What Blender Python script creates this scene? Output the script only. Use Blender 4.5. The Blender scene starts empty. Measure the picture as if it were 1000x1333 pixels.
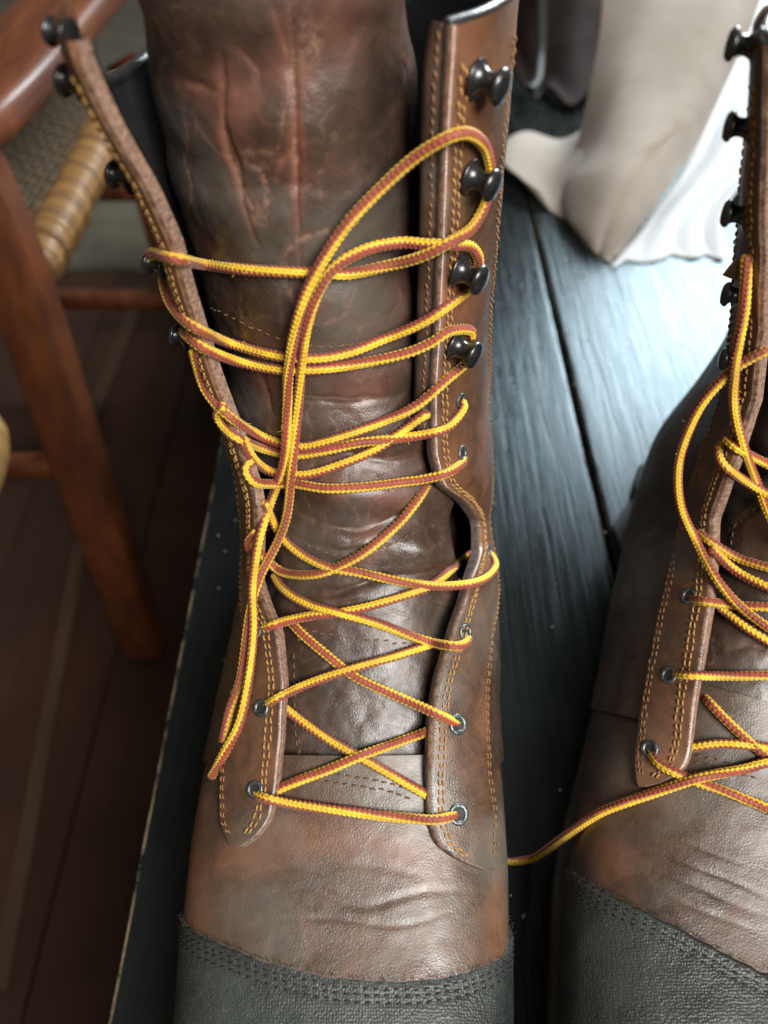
import bpy, math, random
import numpy as np
from mathutils import Vector, Matrix
from mathutils.bvhtree import BVHTree

random.seed(7); rng = np.random.default_rng(7)
SC = 0.01                      # everything below is written in centimetres
scene = bpy.context.scene
COL = scene.collection
PI = math.pi

# ------------------------------------------------------------------ camera, world, light, exposure
CAM_H = 37.0; PITCH = math.radians(50)
cam_d = bpy.data.cameras.new('camera'); cam = bpy.data.objects.new('camera', cam_d); COL.objects.link(cam)
cam.location = (0, 0, CAM_H*SC); cam.rotation_euler = (PI/2-PITCH, 0, 0)
cam_d.sensor_fit = 'HORIZONTAL'; cam_d.sensor_width = 36; cam_d.lens = 36
cam_d.clip_start = 0.01; cam_d.clip_end = 50
cam_d.dof.use_dof = True; cam_d.dof.focus_distance = 0.275; cam_d.dof.aperture_fstop = 9
scene.camera = cam
world = bpy.data.worlds.new('World'); scene.world = world; world.use_nodes = True
bg = world.node_tree.nodes['Background']
bg.inputs['Color'].default_value = (1.0, 0.88, 0.70, 1); bg.inputs['Strength'].default_value = 0.13
def area(name, loc, target, sx, sy, power, col):
    l = bpy.data.lights.new(name, 'AREA'); l.shape = 'RECTANGLE'; l.size = sx*SC; l.size_y = sy*SC
    l.energy = power; l.color = col
    o = bpy.data.objects.new(name, l); COL.objects.link(o)
    o.location = Vector(loc)*SC
    o.rotation_euler = (Vector(target)-Vector(loc)).to_track_quat('-Z', 'Y').to_euler()
    return o
area('window_light', (84, 172, 96), (12, 30, 5), 52, 64, 44, (0.88, 0.97, 1.0))
area('front_fill_light', (52, -58, 104), (0, 18, 14), 62, 62, 31, (1.0, 0.98, 0.93))  # added fill lamp on the camera side, brightens tongue and eyestays
scene.view_settings.view_transform = 'Standard'; scene.view_settings.look = 'None'
scene.view_settings.exposure = 0.18; scene.view_settings.gamma = 1
scene.render.engine = 'CYCLES'
scene.render.resolution_x = 768; scene.render.resolution_y = 1024

# ------------------------------------------------------------------ helpers
CP, SP = math.cos(PITCH), math.sin(PITCH)
ORG = np.array([0, 0, CAM_H])
def ray(x, y):
    a = (x-500)/1000; b = -(y-666.5)/1000
    return np.array([a, CP+b*SP, -SP+b*CP])
def pxY(x, y, Y):
    d = ray(x, y); return ORG + d*(Y/d[1])
def pxZ(x, y, Z=0.0):
    d = ray(x, y); return ORG + d*((Z-CAM_H)/d[2])
def pxD(x, y, D):
    return ORG + ray(x, y)*D
def proj(P):
    P = np.asarray(P, float) - ORG
    dep = P[..., 1]*CP - P[..., 2]*SP
    up = P[..., 1]*SP + P[..., 2]*CP
    return 500+1000*P[..., 0]/dep, 666.5-1000*up/dep

def hash3(i, j, k):
    n = (i.astype(np.int64)*73856093) ^ (j.astype(np.int64)*19349663) ^ (k.astype(np.int64)*83492791)
    n = (n ^ (n >> 13)) & 0x7fffffff
    n = (n*(n*n*15731 % 2147483647 + 789221) + 1376312589) & 0x7fffffff
    return n/1073741824.0 - 1.0
def vnoise(P, s=1.0, off=0.0):
    Q = np.asarray(P)*s + off + 100.0
    f0 = np.floor(Q).astype(np.int64); f = Q-f0; f = f*f*(3-2*f)
    r = 0
    for a in (0, 1):
        wa = f[..., 0] if a else 1-f[..., 0]
        for b in (0, 1):
            wb = f[..., 1] if b else 1-f[..., 1]
            for c in (0, 1):
                wc = f[..., 2] if c else 1-f[..., 2]
                r = r + wa*wb*wc*hash3(f0[..., 0]+a, f0[..., 1]+b, f0[..., 2]+c)
    return r
def fbm(P, s=1.0, n=3, off=0.0):
    r = 0; amp = 1
    for i in range(n):
        r = r + amp*vnoise(P, s*2**i, off+i*17.3); amp *= 0.5
    return r
def catmull(tab, u):
    tab = np.asarray(tab, float); u = np.asarray(u, float)
    n = len(tab); i = np.clip(np.floor(u).astype(int), 0, n-2); t = (u-i)[..., None]
    g = lambda k: tab[np.clip(k, 0, n-1)]
    p0, p1, p2, p3 = g(i-1), g(i), g(i+1), g(i+2)
    return 0.5*((2*p1)+(-p0+p2)*t+(2*p0-5*p1+4*p2-p3)*t*t+(-p0+3*p1-3*p2+p3)*t**3)
def resample(P, step):
    """dense smooth curve through control points P (n,k); arc length measured on the first three columns"""
    P = np.asarray(P, float); n = len(P)
    u = np.linspace(0, n-1, max(8, (n-1)*24)); C = catmull(P, u)
    d = np.concatenate([[0], np.cumsum(np.linalg.norm(np.diff(C[:, :3], axis=0), axis=1))])
    m = max(3, int(d[-1]/step)+1); s = np.linspace(0, d[-1], m)
    return np.stack([np.interp(s, d, C[:, k]) for k in range(C.shape[1])], 1), s
def smooth1(A, n=1):
    A = A.copy()
    for _ in range(n):
        A[1:-1] = 0.25*A[:-2]+0.5*A[1:-1]+0.25*A[2:]
    return A

def mesh(name, V, F, mat=None, parent=None, smooth=True, uv=None, attrs=None, midx=None):
    V = np.asarray(V, float).reshape(-1, 3)*SC
    me = bpy.data.meshes.new(name)
    if isinstance(F, np.ndarray):
        k = F.shape[1]; nf = len(F)
        me.vertices.add(len(V)); me.vertices.foreach_set('co', V.ravel())
        me.loops.add(nf*k); me.loops.foreach_set('vertex_index', F.astype(np.int32).ravel())
        me.polygons.add(nf); me.polygons.foreach_set('loop_start', np.arange(0, nf*k, k, dtype=np.int32))
        me.polygons.foreach_set('loop_total', np.full(nf, k, dtype=np.int32))
        me.update(calc_edges=True)
    else:
        me.from_pydata(V.tolist(), [], [list(map(int, f)) for f in F])
    if smooth: me.polygons.foreach_set('use_smooth', np.ones(len(me.polygons), dtype=bool))
    if uv is not None:
        l = me.uv_layers.new(name='UVMap'); vi = np.empty(len(me.loops), dtype=np.int32)
        me.loops.foreach_get('vertex_index', vi); l.data.foreach_set('uv', np.asarray(uv, float)[vi].astype(np.float32).ravel())
    for k_, a in (attrs or {}).items():
        at = me.attributes.new(k_, 'FLOAT', 'POINT'); at.data.foreach_set('value', np.asarray(a, np.float32).ravel())
    mats = mat if isinstance(mat, (list, tuple)) else [mat]
    for m in mats:
        if m: me.materials.append(m)
    if midx is not None: me.polygons.foreach_set('material_index', np.asarray(midx, np.int32))
    me.validate(); me.update()
    o = bpy.data.objects.new(name, me); COL.objects.link(o)
    if parent: o.parent = parent
    return o
def grid_faces(n, m, wrap=False, flip=False):
    i, j = np.meshgrid(np.arange(n-1), np.arange(m if wrap else m-1), indexing='ij')
    j2 = (j+1) % m
    F = np.stack([i*m+j, i*m+j2, (i+1)*m+j2, (i+1)*m+j], -1).reshape(-1, 4)
    return F[:, ::-1].copy() if flip else F
def frames(C):
    T = np.gradient(C, axis=0); T /= np.linalg.norm(T, axis=1)[:, None]+1e-12
    N = np.zeros_like(C); n = np.cross(T[0], [0, 0, 1.0])
    if np.linalg.norm(n) < 1e-3: n = np.array([1.0, 0, 0])
    n /= np.linalg.norm(n)
    for k in range(len(C)):
        n = n - T[k]*np.dot(n, T[k]); n /= np.linalg.norm(n)+1e-12; N[k] = n
    return T, N, np.cross(T, N)
def tube_arrays(C, r, m=10, cap=True):
    C = np.asarray(C, float); T, N, B = frames(C)
    th = np.arange(m)*2*PI/m
    r = np.broadcast_to(np.asarray(r, float), (len(C),))
    V = C[:, None]+r[:, None, None]*(np.cos(th)[None, :, None]*N[:, None]+np.sin(th)[None, :, None]*B[:, None])
    F = grid_faces(len(C), m, wrap=True)
    V = V.reshape(-1, 3)
    if cap:
        n0 = len(V); V = np.vstack([V, C[:1], C[-1:]])
        j = np.arange(m); j2 = (j+1) % m; b = (len(C)-1)*m
        F = np.vstack([F, np.stack([np.full(m, n0), j2, j, np.full(m, n0)], 1), np.stack([np.full(m, n0+1), b+j, b+j2, np.full(m, n0+1)], 1)])
    return V, F
def fix_quads(F):   # degenerate quads (a,b,c,a) -> python list with triangles
    return [tuple(dict.fromkeys(f)) for f in F.tolist()]
def join(parts):
    V = []; F = []; n = 0
    for v, f in parts:
        V.append(np.asarray(v)); F.append(np.asarray(f)+n); n += len(v)
    return np.vstack(V), np.vstack(F)
def box_arrays(c, s, R=None, bev=0.0):
    c = np.array(c, float); s = np.array(s, float)/2
    if bev <= 0:
        P = np.array([[x, y, z] for x in (-1, 1) for y in (-1, 1) for z in (-1, 1)], float)*s
        F = [(0, 1, 3, 2), (4, 6, 7, 5), (0, 4, 5, 1), (2, 3, 7, 6), (0, 2, 6, 4), (1, 5, 7, 3)]
    else:
        import bmesh
        bm = bmesh.new(); bmesh.ops.create_cube(bm, size=2)
        for v in bm.verts: v.co = Vector((v.co.x*s[0], v.co.y*s[1], v.co.z*s[2]))
        bmesh.ops.bevel(bm, geom=bm.edges[:], offset=bev, segments=3, affect='EDGES', profile=0.6)
        bm.verts.index_update(); P = np.array([v.co[:] for v in bm.verts]); F = [tuple(v.index for v in f.verts) for f in bm.faces]; bm.free()
    if R is not None: P = P@np.array(R).T
    return P+c, F
def empty(name, loc, label, cat, group=None):
    o = bpy.data.objects.new(name, None); COL.objects.link(o); o.location = Vector(loc)*SC
    o.empty_display_size = 0.05
    o['label'] = label; o['category'] = cat
    if group: o['group'] = group
    return o
def adopt(root):
    bpy.context.view_layer.update()
def put(o, root):
    """child keeps world coordinates under an Empty standing at its base"""
    o.parent = root; o.matrix_parent_inverse = Matrix.Translation(-root.location); return o

# ------------------------------------------------------------------ materials
def nt(name):
    m = bpy.data.materials.new(name); m.use_nodes = True
    n = m.node_tree; b = n.nodes['Principled BSDF']; return m, n, b
def add(n, t, **kw):
    x = n.nodes.new(t)
    for k, v in kw.items(): setattr(x, k, v)
    return x
def noise(n, vec, scale, detail=4, rough=0.55, dist=0.0):
    x = add(n, 'ShaderNodeTexNoise'); x.inputs['Scale'].default_value = scale; x.inputs['Detail'].default_value = detail
    x.inputs['Roughness'].default_value = rough; x.inputs['Distortion'].default_value = dist
    if vec is not None: n.links.new(vec, x.inputs['Vector'])
    return x.outputs['Fac']
def ramp(n, fac, stops):
    x = add(n, 'ShaderNodeValToRGB'); cr = x.color_ramp
    while len(cr.elements) < len(stops): cr.elements.new(0.5)
    for e, (p, c) in zip(cr.elements, stops):
        e.position = p; e.color = (*c, 1) if len(c) == 3 else c
    n.links.new(fac, x.inputs['Fac']); return x.outputs['Color']
def mixc(n, fac, a, b, mode='MIX'):
    x = add(n, 'ShaderNodeMix', data_type='RGBA', blend_type=mode)
    if isinstance(fac, (int, float)): x.inputs[0].default_value = fac
    else: n.links.new(fac, x.inputs[0])
    for s, v in ((x.inputs[6], a), (x.inputs[7], b)):
        if isinstance(v, tuple): s.default_value = (*v, 1)
        else: n.links.new(v, s)
    return x.outputs[2]
def math_(n, op, a, b=0.0, c=0.0):
    x = add(n, 'ShaderNodeMath', operation=op)
    for s, v in zip(x.inputs, (a, b, c)):
        if isinstance(v, (int, float)): s.default_value = v
        else: n.links.new(v, s)
    return x.outputs[0]
def mapping(n, scale=(1, 1, 1), rot=(0, 0, 0), kind='Object'):
    tc = add(n, 'ShaderNodeTexCoord'); mp = add(n, 'ShaderNodeMapping')
    mp.inputs['Scale'].default_value = scale; mp.inputs['Rotation'].default_value = rot
    n.links.new(tc.outputs[kind], mp.inputs['Vector']); return mp.outputs['Vector']
def bump(n, b, h, strength, dist, prev=None):
    x = add(n, 'ShaderNodeBump'); x.inputs['Strength'].default_value = strength; x.inputs['Distance'].default_value = dist
    n.links.new(h, x.inputs['Height'])
    if prev is not None: n.links.new(prev, x.inputs['Normal'])
    n.links.new(x.outputs['Normal'], b.inputs['Normal']); return x.outputs['Normal']

def leather(name, dark, mid, red, rough=0.42, coat=0.12, dust=True, fine=1.0, pale=(0.12, 0.12, 0.105)):
    m, n, b = nt(name); v = mapping(n)
    big = noise(n, v, 22, 5, 0.6, 0.6); med = noise(n, v, 75, 5, 0.65, 0.8); sm = noise(n, v, 420, 4, 0.7)
    c = ramp(n, big, [(0.34, dark), (0.52, mid), (0.72, red)])
    c2 = ramp(n, med, [(0.38, dark), (0.56, mid), (0.72, red)])
    c = mixc(n, 0.5, c, c2); c = mixc(n, 0.35, c, ramp(n, noise(n, v, 240, 6, 0.75, 0.5), [(0.3, dark), (0.55, mid), (0.75, red)]))
    # worn bluish-grey rubbed bloom in patches, with the hazy sheen painted in
    pat = noise(n, mapping(n, (1, 1, 1), (0.4, 0.2, 1)), 17, 3, 0.5, 0.4)
    pf = math_(n, 'MULTIPLY', ramp(n, pat, [(0.5, (0, 0, 0)), (0.68, (1, 1, 1))]), 0.55)
    c = mixc(n, pf, c, pale)
    at = add(n, 'ShaderNodeAttribute', attribute_name='wear')
    w = math_(n, 'MULTIPLY', at.outputs['Fac'], math_(n, 'ADD', math_(n, 'MULTIPLY', med, 1.3), 0.15))
    w.node.use_clamp = True
    c = mixc(n, w, c, tuple(min(1, x*1.45) for x in red))
    at2 = add(n, 'ShaderNodeAttribute', attribute_name='scuff')
    w2 = math_(n, 'MULTIPLY', at2.outputs['Fac'], ramp(n, sm, [(0.42, (0, 0, 0)), (0.62, (1, 1, 1))]))
    c = mixc(n, w2, c, (0.46, 0.27, 0.18))
    at3 = add(n, 'ShaderNodeAttribute', attribute_name='darkening')
    c = mixc(n, math_(n, 'MULTIPLY', at3.outputs['Fac'], 0.8), c, tuple(x*0.35 for x in dark))
    if dust:
        vo = add(n, 'ShaderNodeTexVoronoi'); vo.inputs['Scale'].default_value = 330; n.links.new(v, vo.inputs['Vector'])
        msk = noise(n, v, 35, 2)
        sv = noise(n, v, 700, 1)
        thr = math_(n, 'MULTIPLY', math_(n, 'MULTIPLY', math_(n, 'SUBTRACT', msk, 0.44), 0.5), sv)
        d = math_(n, 'LESS_THAN', vo.outputs['Distance'], thr)
        c = mixc(n, math_(n, 'MULTIPLY', d, 0.55), c, (0.40, 0.34, 0.28))
    n.links.new(c, b.inputs['Base Color'])
    r = add(n, 'ShaderNodeMapRange'); n.links.new(med, r.inputs[0]); r.inputs[1].default_value = 0.3; r.inputs[2].default_value = 0.7
    r.inputs[3].default_value = rough-0.10; r.inputs[4].default_value = rough+0.14; n.links.new(r.outputs[0], b.inputs['Roughness'])
    b.inputs['Coat Weight'].default_value = coat; b.inputs['Coat Roughness'].default_value = 0.3
    b.inputs['Specular IOR Level'].default_value = 0.6
    cells = add(n, 'ShaderNodeTexVoronoi', feature='DISTANCE_TO_EDGE'); cells.inputs['Scale'].default_value = 900; n.links.new(v, cells.inputs['Vector'])
    p = bump(n, b, med, 0.16*fine, 0.0009)
    p = bump(n, b, cells.outputs['Distance'], 0.22*fine, 0.0006, p)
    p = bump(n, b, sm, 0.20*fine, 0.0006, p)
    return m
M_SHAFT = leather('shaft_leather', (0.015, 0.010, 0.007), (0.048, 0.026, 0.016), (0.112, 0.044, 0.023), 0.44, 0.08)
M_TONGUE = leather('tongue_leather', (0.017, 0.012, 0.009), (0.056, 0.032, 0.022), (0.120, 0.044, 0.027), 0.41, 0.14)
M_VAMP = leather('vamp_leather', (0.022, 0.014, 0.010), (0.076, 0.040, 0.023), (0.140, 0.058, 0.029), 0.42, 0.22)
M_STAY = leather('eyestay_leather', (0.022, 0.014, 0.010), (0.084, 0.041, 0.022), (0.170, 0.070, 0.032), 0.38, 0.16)
M_LINING = leather('black_lining', (0.010, 0.010, 0.011), (0.015, 0.015, 0.017), (0.03, 0.026, 0.022), 0.34, 0.3, dust=False, pale=(0.03, 0.03, 0.03))

def simple(name, col, rough, metal=0.0, coat=0.0, nscale=200, var=0.25, bstr=0.2, bdist=0.0005, spec=0.5):
    m, n, b = nt(name); v = mapping(n)
    f = noise(n, v, nscale, 5, 0.6)
    c = ramp(n, f, [(0.3, tuple(x*(1-var) for x in col)), (0.7, tuple(min(1, x*(1+var)) for x in col))])
    n.links.new(c, b.inputs['Base Color']); b.inputs['Roughness'].default_value = rough; b.inputs['Metallic'].default_value = metal
    b.inputs['Coat Weight'].default_value = coat; b.inputs['Specular IOR Level'].default_value = spec
    bump(n, b, f, bstr, bdist)
    return m
M_RAW = simple('raw_leather_edge', (0.23, 0.135, 0.095), 0.85, nscale=600, var=0.5, bstr=0.8, bdist=0.0012)
M_BURN = simple('burnished_edge', (0.10, 0.072, 0.06), 0.5, nscale=350, var=0.45, bstr=0.5, bdist=0.0006, coat=0.1)
M_THREAD = simple('ochre_thread', (0.34, 0.18, 0.055), 0.75, nscale=1500, var=0.4, bstr=0.5, bdist=0.0003)
M_THREAD_MD = simple('faded_thread', (0.22, 0.105, 0.036), 0.8, nscale=1500, var=0.4, bstr=0.5, bdist=0.0003)
M_THREAD_DK = simple('brown_thread', (0.13, 0.068, 0.03), 0.8, nscale=1500, var=0.4, bstr=0.5, bdist=0.0003)
M_THREAD_BK = simple('black_thread', (0.012, 0.012, 0.013), 0.75, nscale=1500, var=0.3)
M_HOOK = simple('black_enamel', (0.012, 0.012, 0.013), 0.30, nscale=420, var=0.5, bstr=0.25, coat=0.3)
M_EYE = simple('worn_gunmetal', (0.13, 0.15, 0.155), 0.42, metal=0.85, nscale=500, var=0.6, bstr=0.5)
M_RUBBER = simple('black_rubber', (0.014, 0.014, 0.014), 0.65, nscale=200, var=0.3)
M_WELT = simple('dark_welt', (0.03, 0.02, 0.014), 0.6, nscale=200, var=0.3)

def cap_mat():
    m, n, b = nt('textured_toe_cap'); v = mapping(n)
    vo = add(n, 'ShaderNodeTexVoronoi'); vo.inputs['Scale'].default_value = 1050; vo.inputs['Randomness'].default_value = 0.55; n.links.new(v, vo.inputs['Vector'])
    f = noise(n, v, 40, 4, 0.6); s = noise(n, v, 900, 3, 0.7)
    c = ramp(n, f, [(0.33, (0.014, 0.017, 0.016)), (0.72, (0.042, 0.048, 0.045))])
    pk = math_(n, 'LESS_THAN', s, 0.37)
    c = mixc(n, math_(n, 'MULTIPLY', pk, 0.22), c, (0.17, 0.17, 0.15))
    n.links.new(c, b.inputs['Base Color']); b.inputs['Roughness'].default_value = 0.42
    p = bump(n, b, vo.outputs['Distance'], 0.38, 0.0006)
    bump(n, b, s, 0.35, 0.0006, p); return m
M_CAP = cap_mat()

def lace_mat():
    m, n, b = nt('two_tone_lace')
    a = add(n, 'ShaderNodeAttribute', attribute_name='band'); v = mapping(n)
    g = add(n, 'ShaderNodeAttribute', attribute_name='grime_shade')
    f = noise(n, v, 160, 3)
    y = ramp(n, f, [(0.3, (0.74, 0.42, 0.012)), (0.7, (0.92, 0.62, 0.03))])
    r = ramp(n, f, [(0.3, (0.20, 0.022, 0.014)), (0.7, (0.35, 0.050, 0.028))])
    c = mixc(n, a.outputs['Fac'], y, r)
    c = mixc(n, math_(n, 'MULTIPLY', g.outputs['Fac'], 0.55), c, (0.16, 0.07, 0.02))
    n.links.new(c, b.inputs['Base Color']); b.inputs['Roughness'].default_value = 0.62
    b.inputs['Sheen Weight'].default_value = 0.15
    return m
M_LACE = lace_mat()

# ------------------------------------------------------------------ boot lofts
# rings pivot from upright (toe) to level (shaft top): front Y, front z, back Y, back z, half width, centre x
OUT = [(-6.0, 3.0, -5.8, 2.2, 1.0, -1.6), (-5.6, 4.6, -5.0, 2.0, 3.1, -1.6), (-4.4, 5.9, -3.5, 2.0, 4.4, -1.6), (-2.0, 6.8, -1.0, 2.0, 5.2, -1.5),
       (1.0, 7.1, 2.0, 2.0, 5.6, -1.5), (4.0, 7.3, 5.0, 2.0, 5.9, -1.4), (7.0, 8.0, 8.5, 2.0, 6.1, -1.4), (9.9, 9.0, 13, 2.0, 6.1, -1.3),
       (12.6, 10.3, 18, 2.0, 5.9, -1.1), (15.0, 11.8, 23, 2.0, 5.7, -0.8), (17.0, 13.4, 29, 2.0, 5.4, -0.6), (18.9, 15.3, 33.5, 3.5, 5.4, -0.6),
       (20.2, 17.5, 34.3, 8.0, 5.4, -0.9), (21.0, 20.5, 34.0, 14.5, 5.5, -1.3), (21.3, 25.0, 33.6, 22.0, 5.6, -1.45), (21.3, 31.0, 33.4, 30.8, 5.35, -1.5), (21.3, 37.0, 33.4, 37, 5.3, -1.5)]
TON = [list(r) for r in OUT]
for k, (dz, hw, cx, fy, by) in {5: (.5, 5.0, -1.2, None, None), 6: (.45, 5.0, -1.2, None, None), 7: (.35, 5.0, -1.2, None, None), 8: (.35, 5.0, -1.0, None, None), 9: (.35, 4.8, -0.9, None, None),
                                10: (.3, 4.5, -0.8, None, 25), 11: (.2, 4.5, -1.1, 18.8, 27), 12: (0, 4.35, -1.7, 20.1, 27.5), 13: (0, 4.2, -2.3, 20.8, 28),
                                14: (0, 4.0, -2.75, 21.0, 28), 15: (0, 3.65, -3.05, 21.0, 28), 16: (0, 3.6, -3.15, 20.9, 27)}.items():
    TON[k][1] -= dz; TON[k][4] = hw; TON[k][5] = cx
    if fy: TON[k][0] = fy
    if by: TON[k][2] = by; TON[k][3] = max(TON[k][3], TON[k][1]-(8 if k == 10 else 5 if k == 11 else 2.5 if k == 12 else 0.6))

class Loft:
    def __init__(s, tab, xf=None):
        s.tab = np.array(tab, float); s.xf = xf
    def raw(s, u, th):
        u, th = np.broadcast_arrays(np.asarray(u, float), np.asarray(th, float))
        r = catmull(s.tab, u)
        F = r[..., 0:2]; B = r[..., 2:4]; hw = r[..., 4]; cx = r[..., 5]
        c = (F+B)/2; a = (F-B)/2
        foot = np.clip((12-u)/4, 0, 1)
        p = 1-0.20*foot; q = 1-0.16*foot
        co = np.cos(th); si = np.sin(th)
        C = np.sign(co)*np.abs(co)**np.where(co > 0, p, 1-0.45*foot); S = np.sign(si)*np.abs(si)**q
        return np.stack([cx+hw*S, c[..., 0]+a[..., 0]*C, c[..., 1]+a[..., 1]*C], -1)
    def P(s, u, th):
        p = s.raw(u, th); return s.xf(p) if s.xf else p
    def N(s, u, th):
        e = 2e-3
        a = s.P(u+e, th)-s.P(u-e, th); b = s.P(u, th+e)-s.P(u, th-e)
        n = np.cross(b, a) if not getattr(s, 'mir', False) else np.cross(a, b)
        return -n/(np.linalg.norm(n, axis=-1)[..., None]+1e-12)
    def bvh(s, u0=0.2, u1=15.9, nu=320, nt_=256, off=0.0):
        U = np.linspace(u0, u1, nu); T = np.linspace(-PI, PI, nt_)
        uu, tt = np.meshgrid(U, T, indexing='ij'); P = s.P(uu, tt)
        if off: P = P+off*s.N(uu, tt)
        s.U, s.T, s.nt = U, T, nt_
        V = P.reshape(-1, 3); s.V = V; s.F = grid_faces(nu, nt_)
        s.tree = BVHTree.FromPolygons(V.tolist(), s.F.tolist())
    def ut_of(s, loc, idx):
        i = s.F[idx]; d = np.linalg.norm(s.V[i]-np.array(loc), axis=1)+1e-6; w = 1/d**2; w /= w.sum()
        return float((w*s.U[i//s.nt]).sum()), float((w*s.T[i % s.nt]).sum())
    def hit(s, x, y):
        d = Vector(ray(x, y)); r = s.tree.ray_cast(Vector(ORG), d)
        if r[0] is None:
            # closest approach
            best = None
            for D in np.linspace(18, 42, 60):
                q = ORG+np.array(d)*D; rr = s.tree.find_nearest(Vector(q))
                if best is None or rr[3] < best[1][3]: best = (q, rr)
            r = best[1]; return s.ut_of(r[0], r[2])
        return s.ut_of(r[0], r[2])
    def near(s, P):
        r = s.tree.find_nearest(Vector(P)); return s.ut_of(r[0], r[2])

def seg_dist(V, line):
    """distance of every vertex to a 3D polyline, and the position along it"""
    best = np.full(len(V), 1e9); pos = np.zeros(len(V)); n = len(line)-1
    for k in range(n):
        a = line[k]; b = line[k+1]; ab = b-a; L = (ab@ab)+1e-12
        t = np.clip(((V-a)@ab)/L, 0, 1); d = np.linalg.norm(V-(a+t[:, None]*ab), axis=1)
        m = d < best; best[m] = d[m]; pos[m] = (k+t[m])/n
    return best, pos

def stitches(P, N, length=0.26, gap=0.09, r=0.045, lift=0.02, jitter=0.02):
    """row of separate stitches, one small capsule each, along curve P with surface normals N"""
    C, s = resample(np.hstack([P, N]), 0.03); out = []
    pitch = length+gap; tot = s[-1]; k = 0
    while k*pitch+length < tot:
        a, b = k*pitch, k*pitch+length*random.uniform(0.85, 1.05); k += 1
        ss = np.linspace(a, b, 5)
        Q = np.stack([np.interp(ss, s, C[:, i]) for i in range(6)], 1)
        n = Q[:, 3:]/(np.linalg.norm(Q[:, 3:], axis=1)[:, None]+1e-9)
        arch = np.array([-0.035, 0.02, 0.03, 0.02, -0.035])+lift
        side = np.cross(n, np.gradient(Q[:, :3], axis=0)); side /= np.linalg.norm(side, axis=1)[:, None]+1e-9
        pts = Q[:, :3]+n*arch[:, None]+side*(random.gauss(0, jitter)+np.linspace(-0.5, 0.5, 5)[:, None]*random.gauss(0.02, 0.02))
        out.append(tube_arrays(pts, r*np.array([0.5, 1, 1.05, 1, 0.5]), 5, cap=False))
    return out

def lathe(profile, m=20):
    """profile rows (radius, height) turned about +Z"""
    pr = np.array(profile, float); th = np.arange(m)*2*PI/m
    V = np.stack([pr[:, None, 0]*np.cos(th), pr[:, None, 0]*np.sin(th), np.repeat(pr[:, 1][:, None], m, 1)], -1).reshape(-1, 3)
    return V, grid_faces(len(pr), m, wrap=True)
def orient(V, p, nrm, roll=None):
    q = Vector(nrm).normalized().to_track_quat('Z', 'Y').to_matrix()
    return V@np.array(q).T+np.array(p)

HOOK_BASE = [(0.02, 0.05), (0.36, 0.06), (0.50, 0.02), (0.52, -0.06), (0.40, -0.08), (0.02, -0.08)]
def speed_hook(p, nrm, boot, tilt=(0, 0, 0), s=1.0):
    """spool-shaped lace hook: round base flange, waisted neck, domed outer cap"""
    nn = np.array(nrm)/np.linalg.norm(nrm)
    V, F = lathe([(0.01, 0.10), (0.34, 0.10), (0.50, 0.06), (0.53, 0.0), (0.50, -0.04), (0.01, -0.04)], 24)
    V[:, 0] *= 1.0
    # neck: waist that flares into both flanges
    V2, F2 = lathe([(0.48, 0.05), (0.38, 0.13), (0.31, 0.26), (0.29, 0.40), (0.31, 0.52), (0.38, 0.62)], 20)
    V3, F3 = lathe([(0.01, 0.58), (0.34, 0.60), (0.46, 0.65), (0.49, 0.71), (0.46, 0.78), (0.38, 0.86), (0.18, 0.89), (0.01, 0.895)], 24)
    hb = mesh('speed_hook', orient(V*s, p, nn), F[:, ::-1].copy(), M_HOOK); put(hb, boot)
    ax = nn+np.array(tilt); ax /= np.linalg.norm(ax)
    a = mesh('hook_neck', orient(V2*s, p, ax), F2, M_HOOK); a.parent = hb
    c = mesh('hook_cap', orient(V3*s, p, ax), F3[:, ::-1].copy(), M_HOOK); c.parent = hb
    return hb
def eyelet(p, nrm, boot, s=1.0, squash=1.0):
    th = np.linspace(0, 2*PI, 13)[:-1]
    pr = [(0.17+0.075*(1-math.cos(t))+0.0, 0.055*math.sin(t)) for t in np.linspace(0, 2*PI, 11)]
    V, F = lathe(pr, 26); V[:, 1] *= squash
    a = np.arctan2(V[:, 1], V[:, 0]); V[:, 2] += 0.010*np.sin(a*9)*(np.hypot(V[:, 0], V[:, 1]) > .24)
    e = mesh('eyelet', orient(V*s, np.array(p)+0.02*np.array(nrm), nrm), F, M_EYE); put(e, boot)
    # black disc in the ring, standing for the shade of a punched hole
    V2, F2 = lathe([(0.20, 0.030), (0.17, 0.022), (0.01, 0.020)], 20)
    h = mesh('hole_disc', orient(V2*s, np.array(p), nrm), F2, M_RUBBER); h.parent = e
    return e

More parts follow.
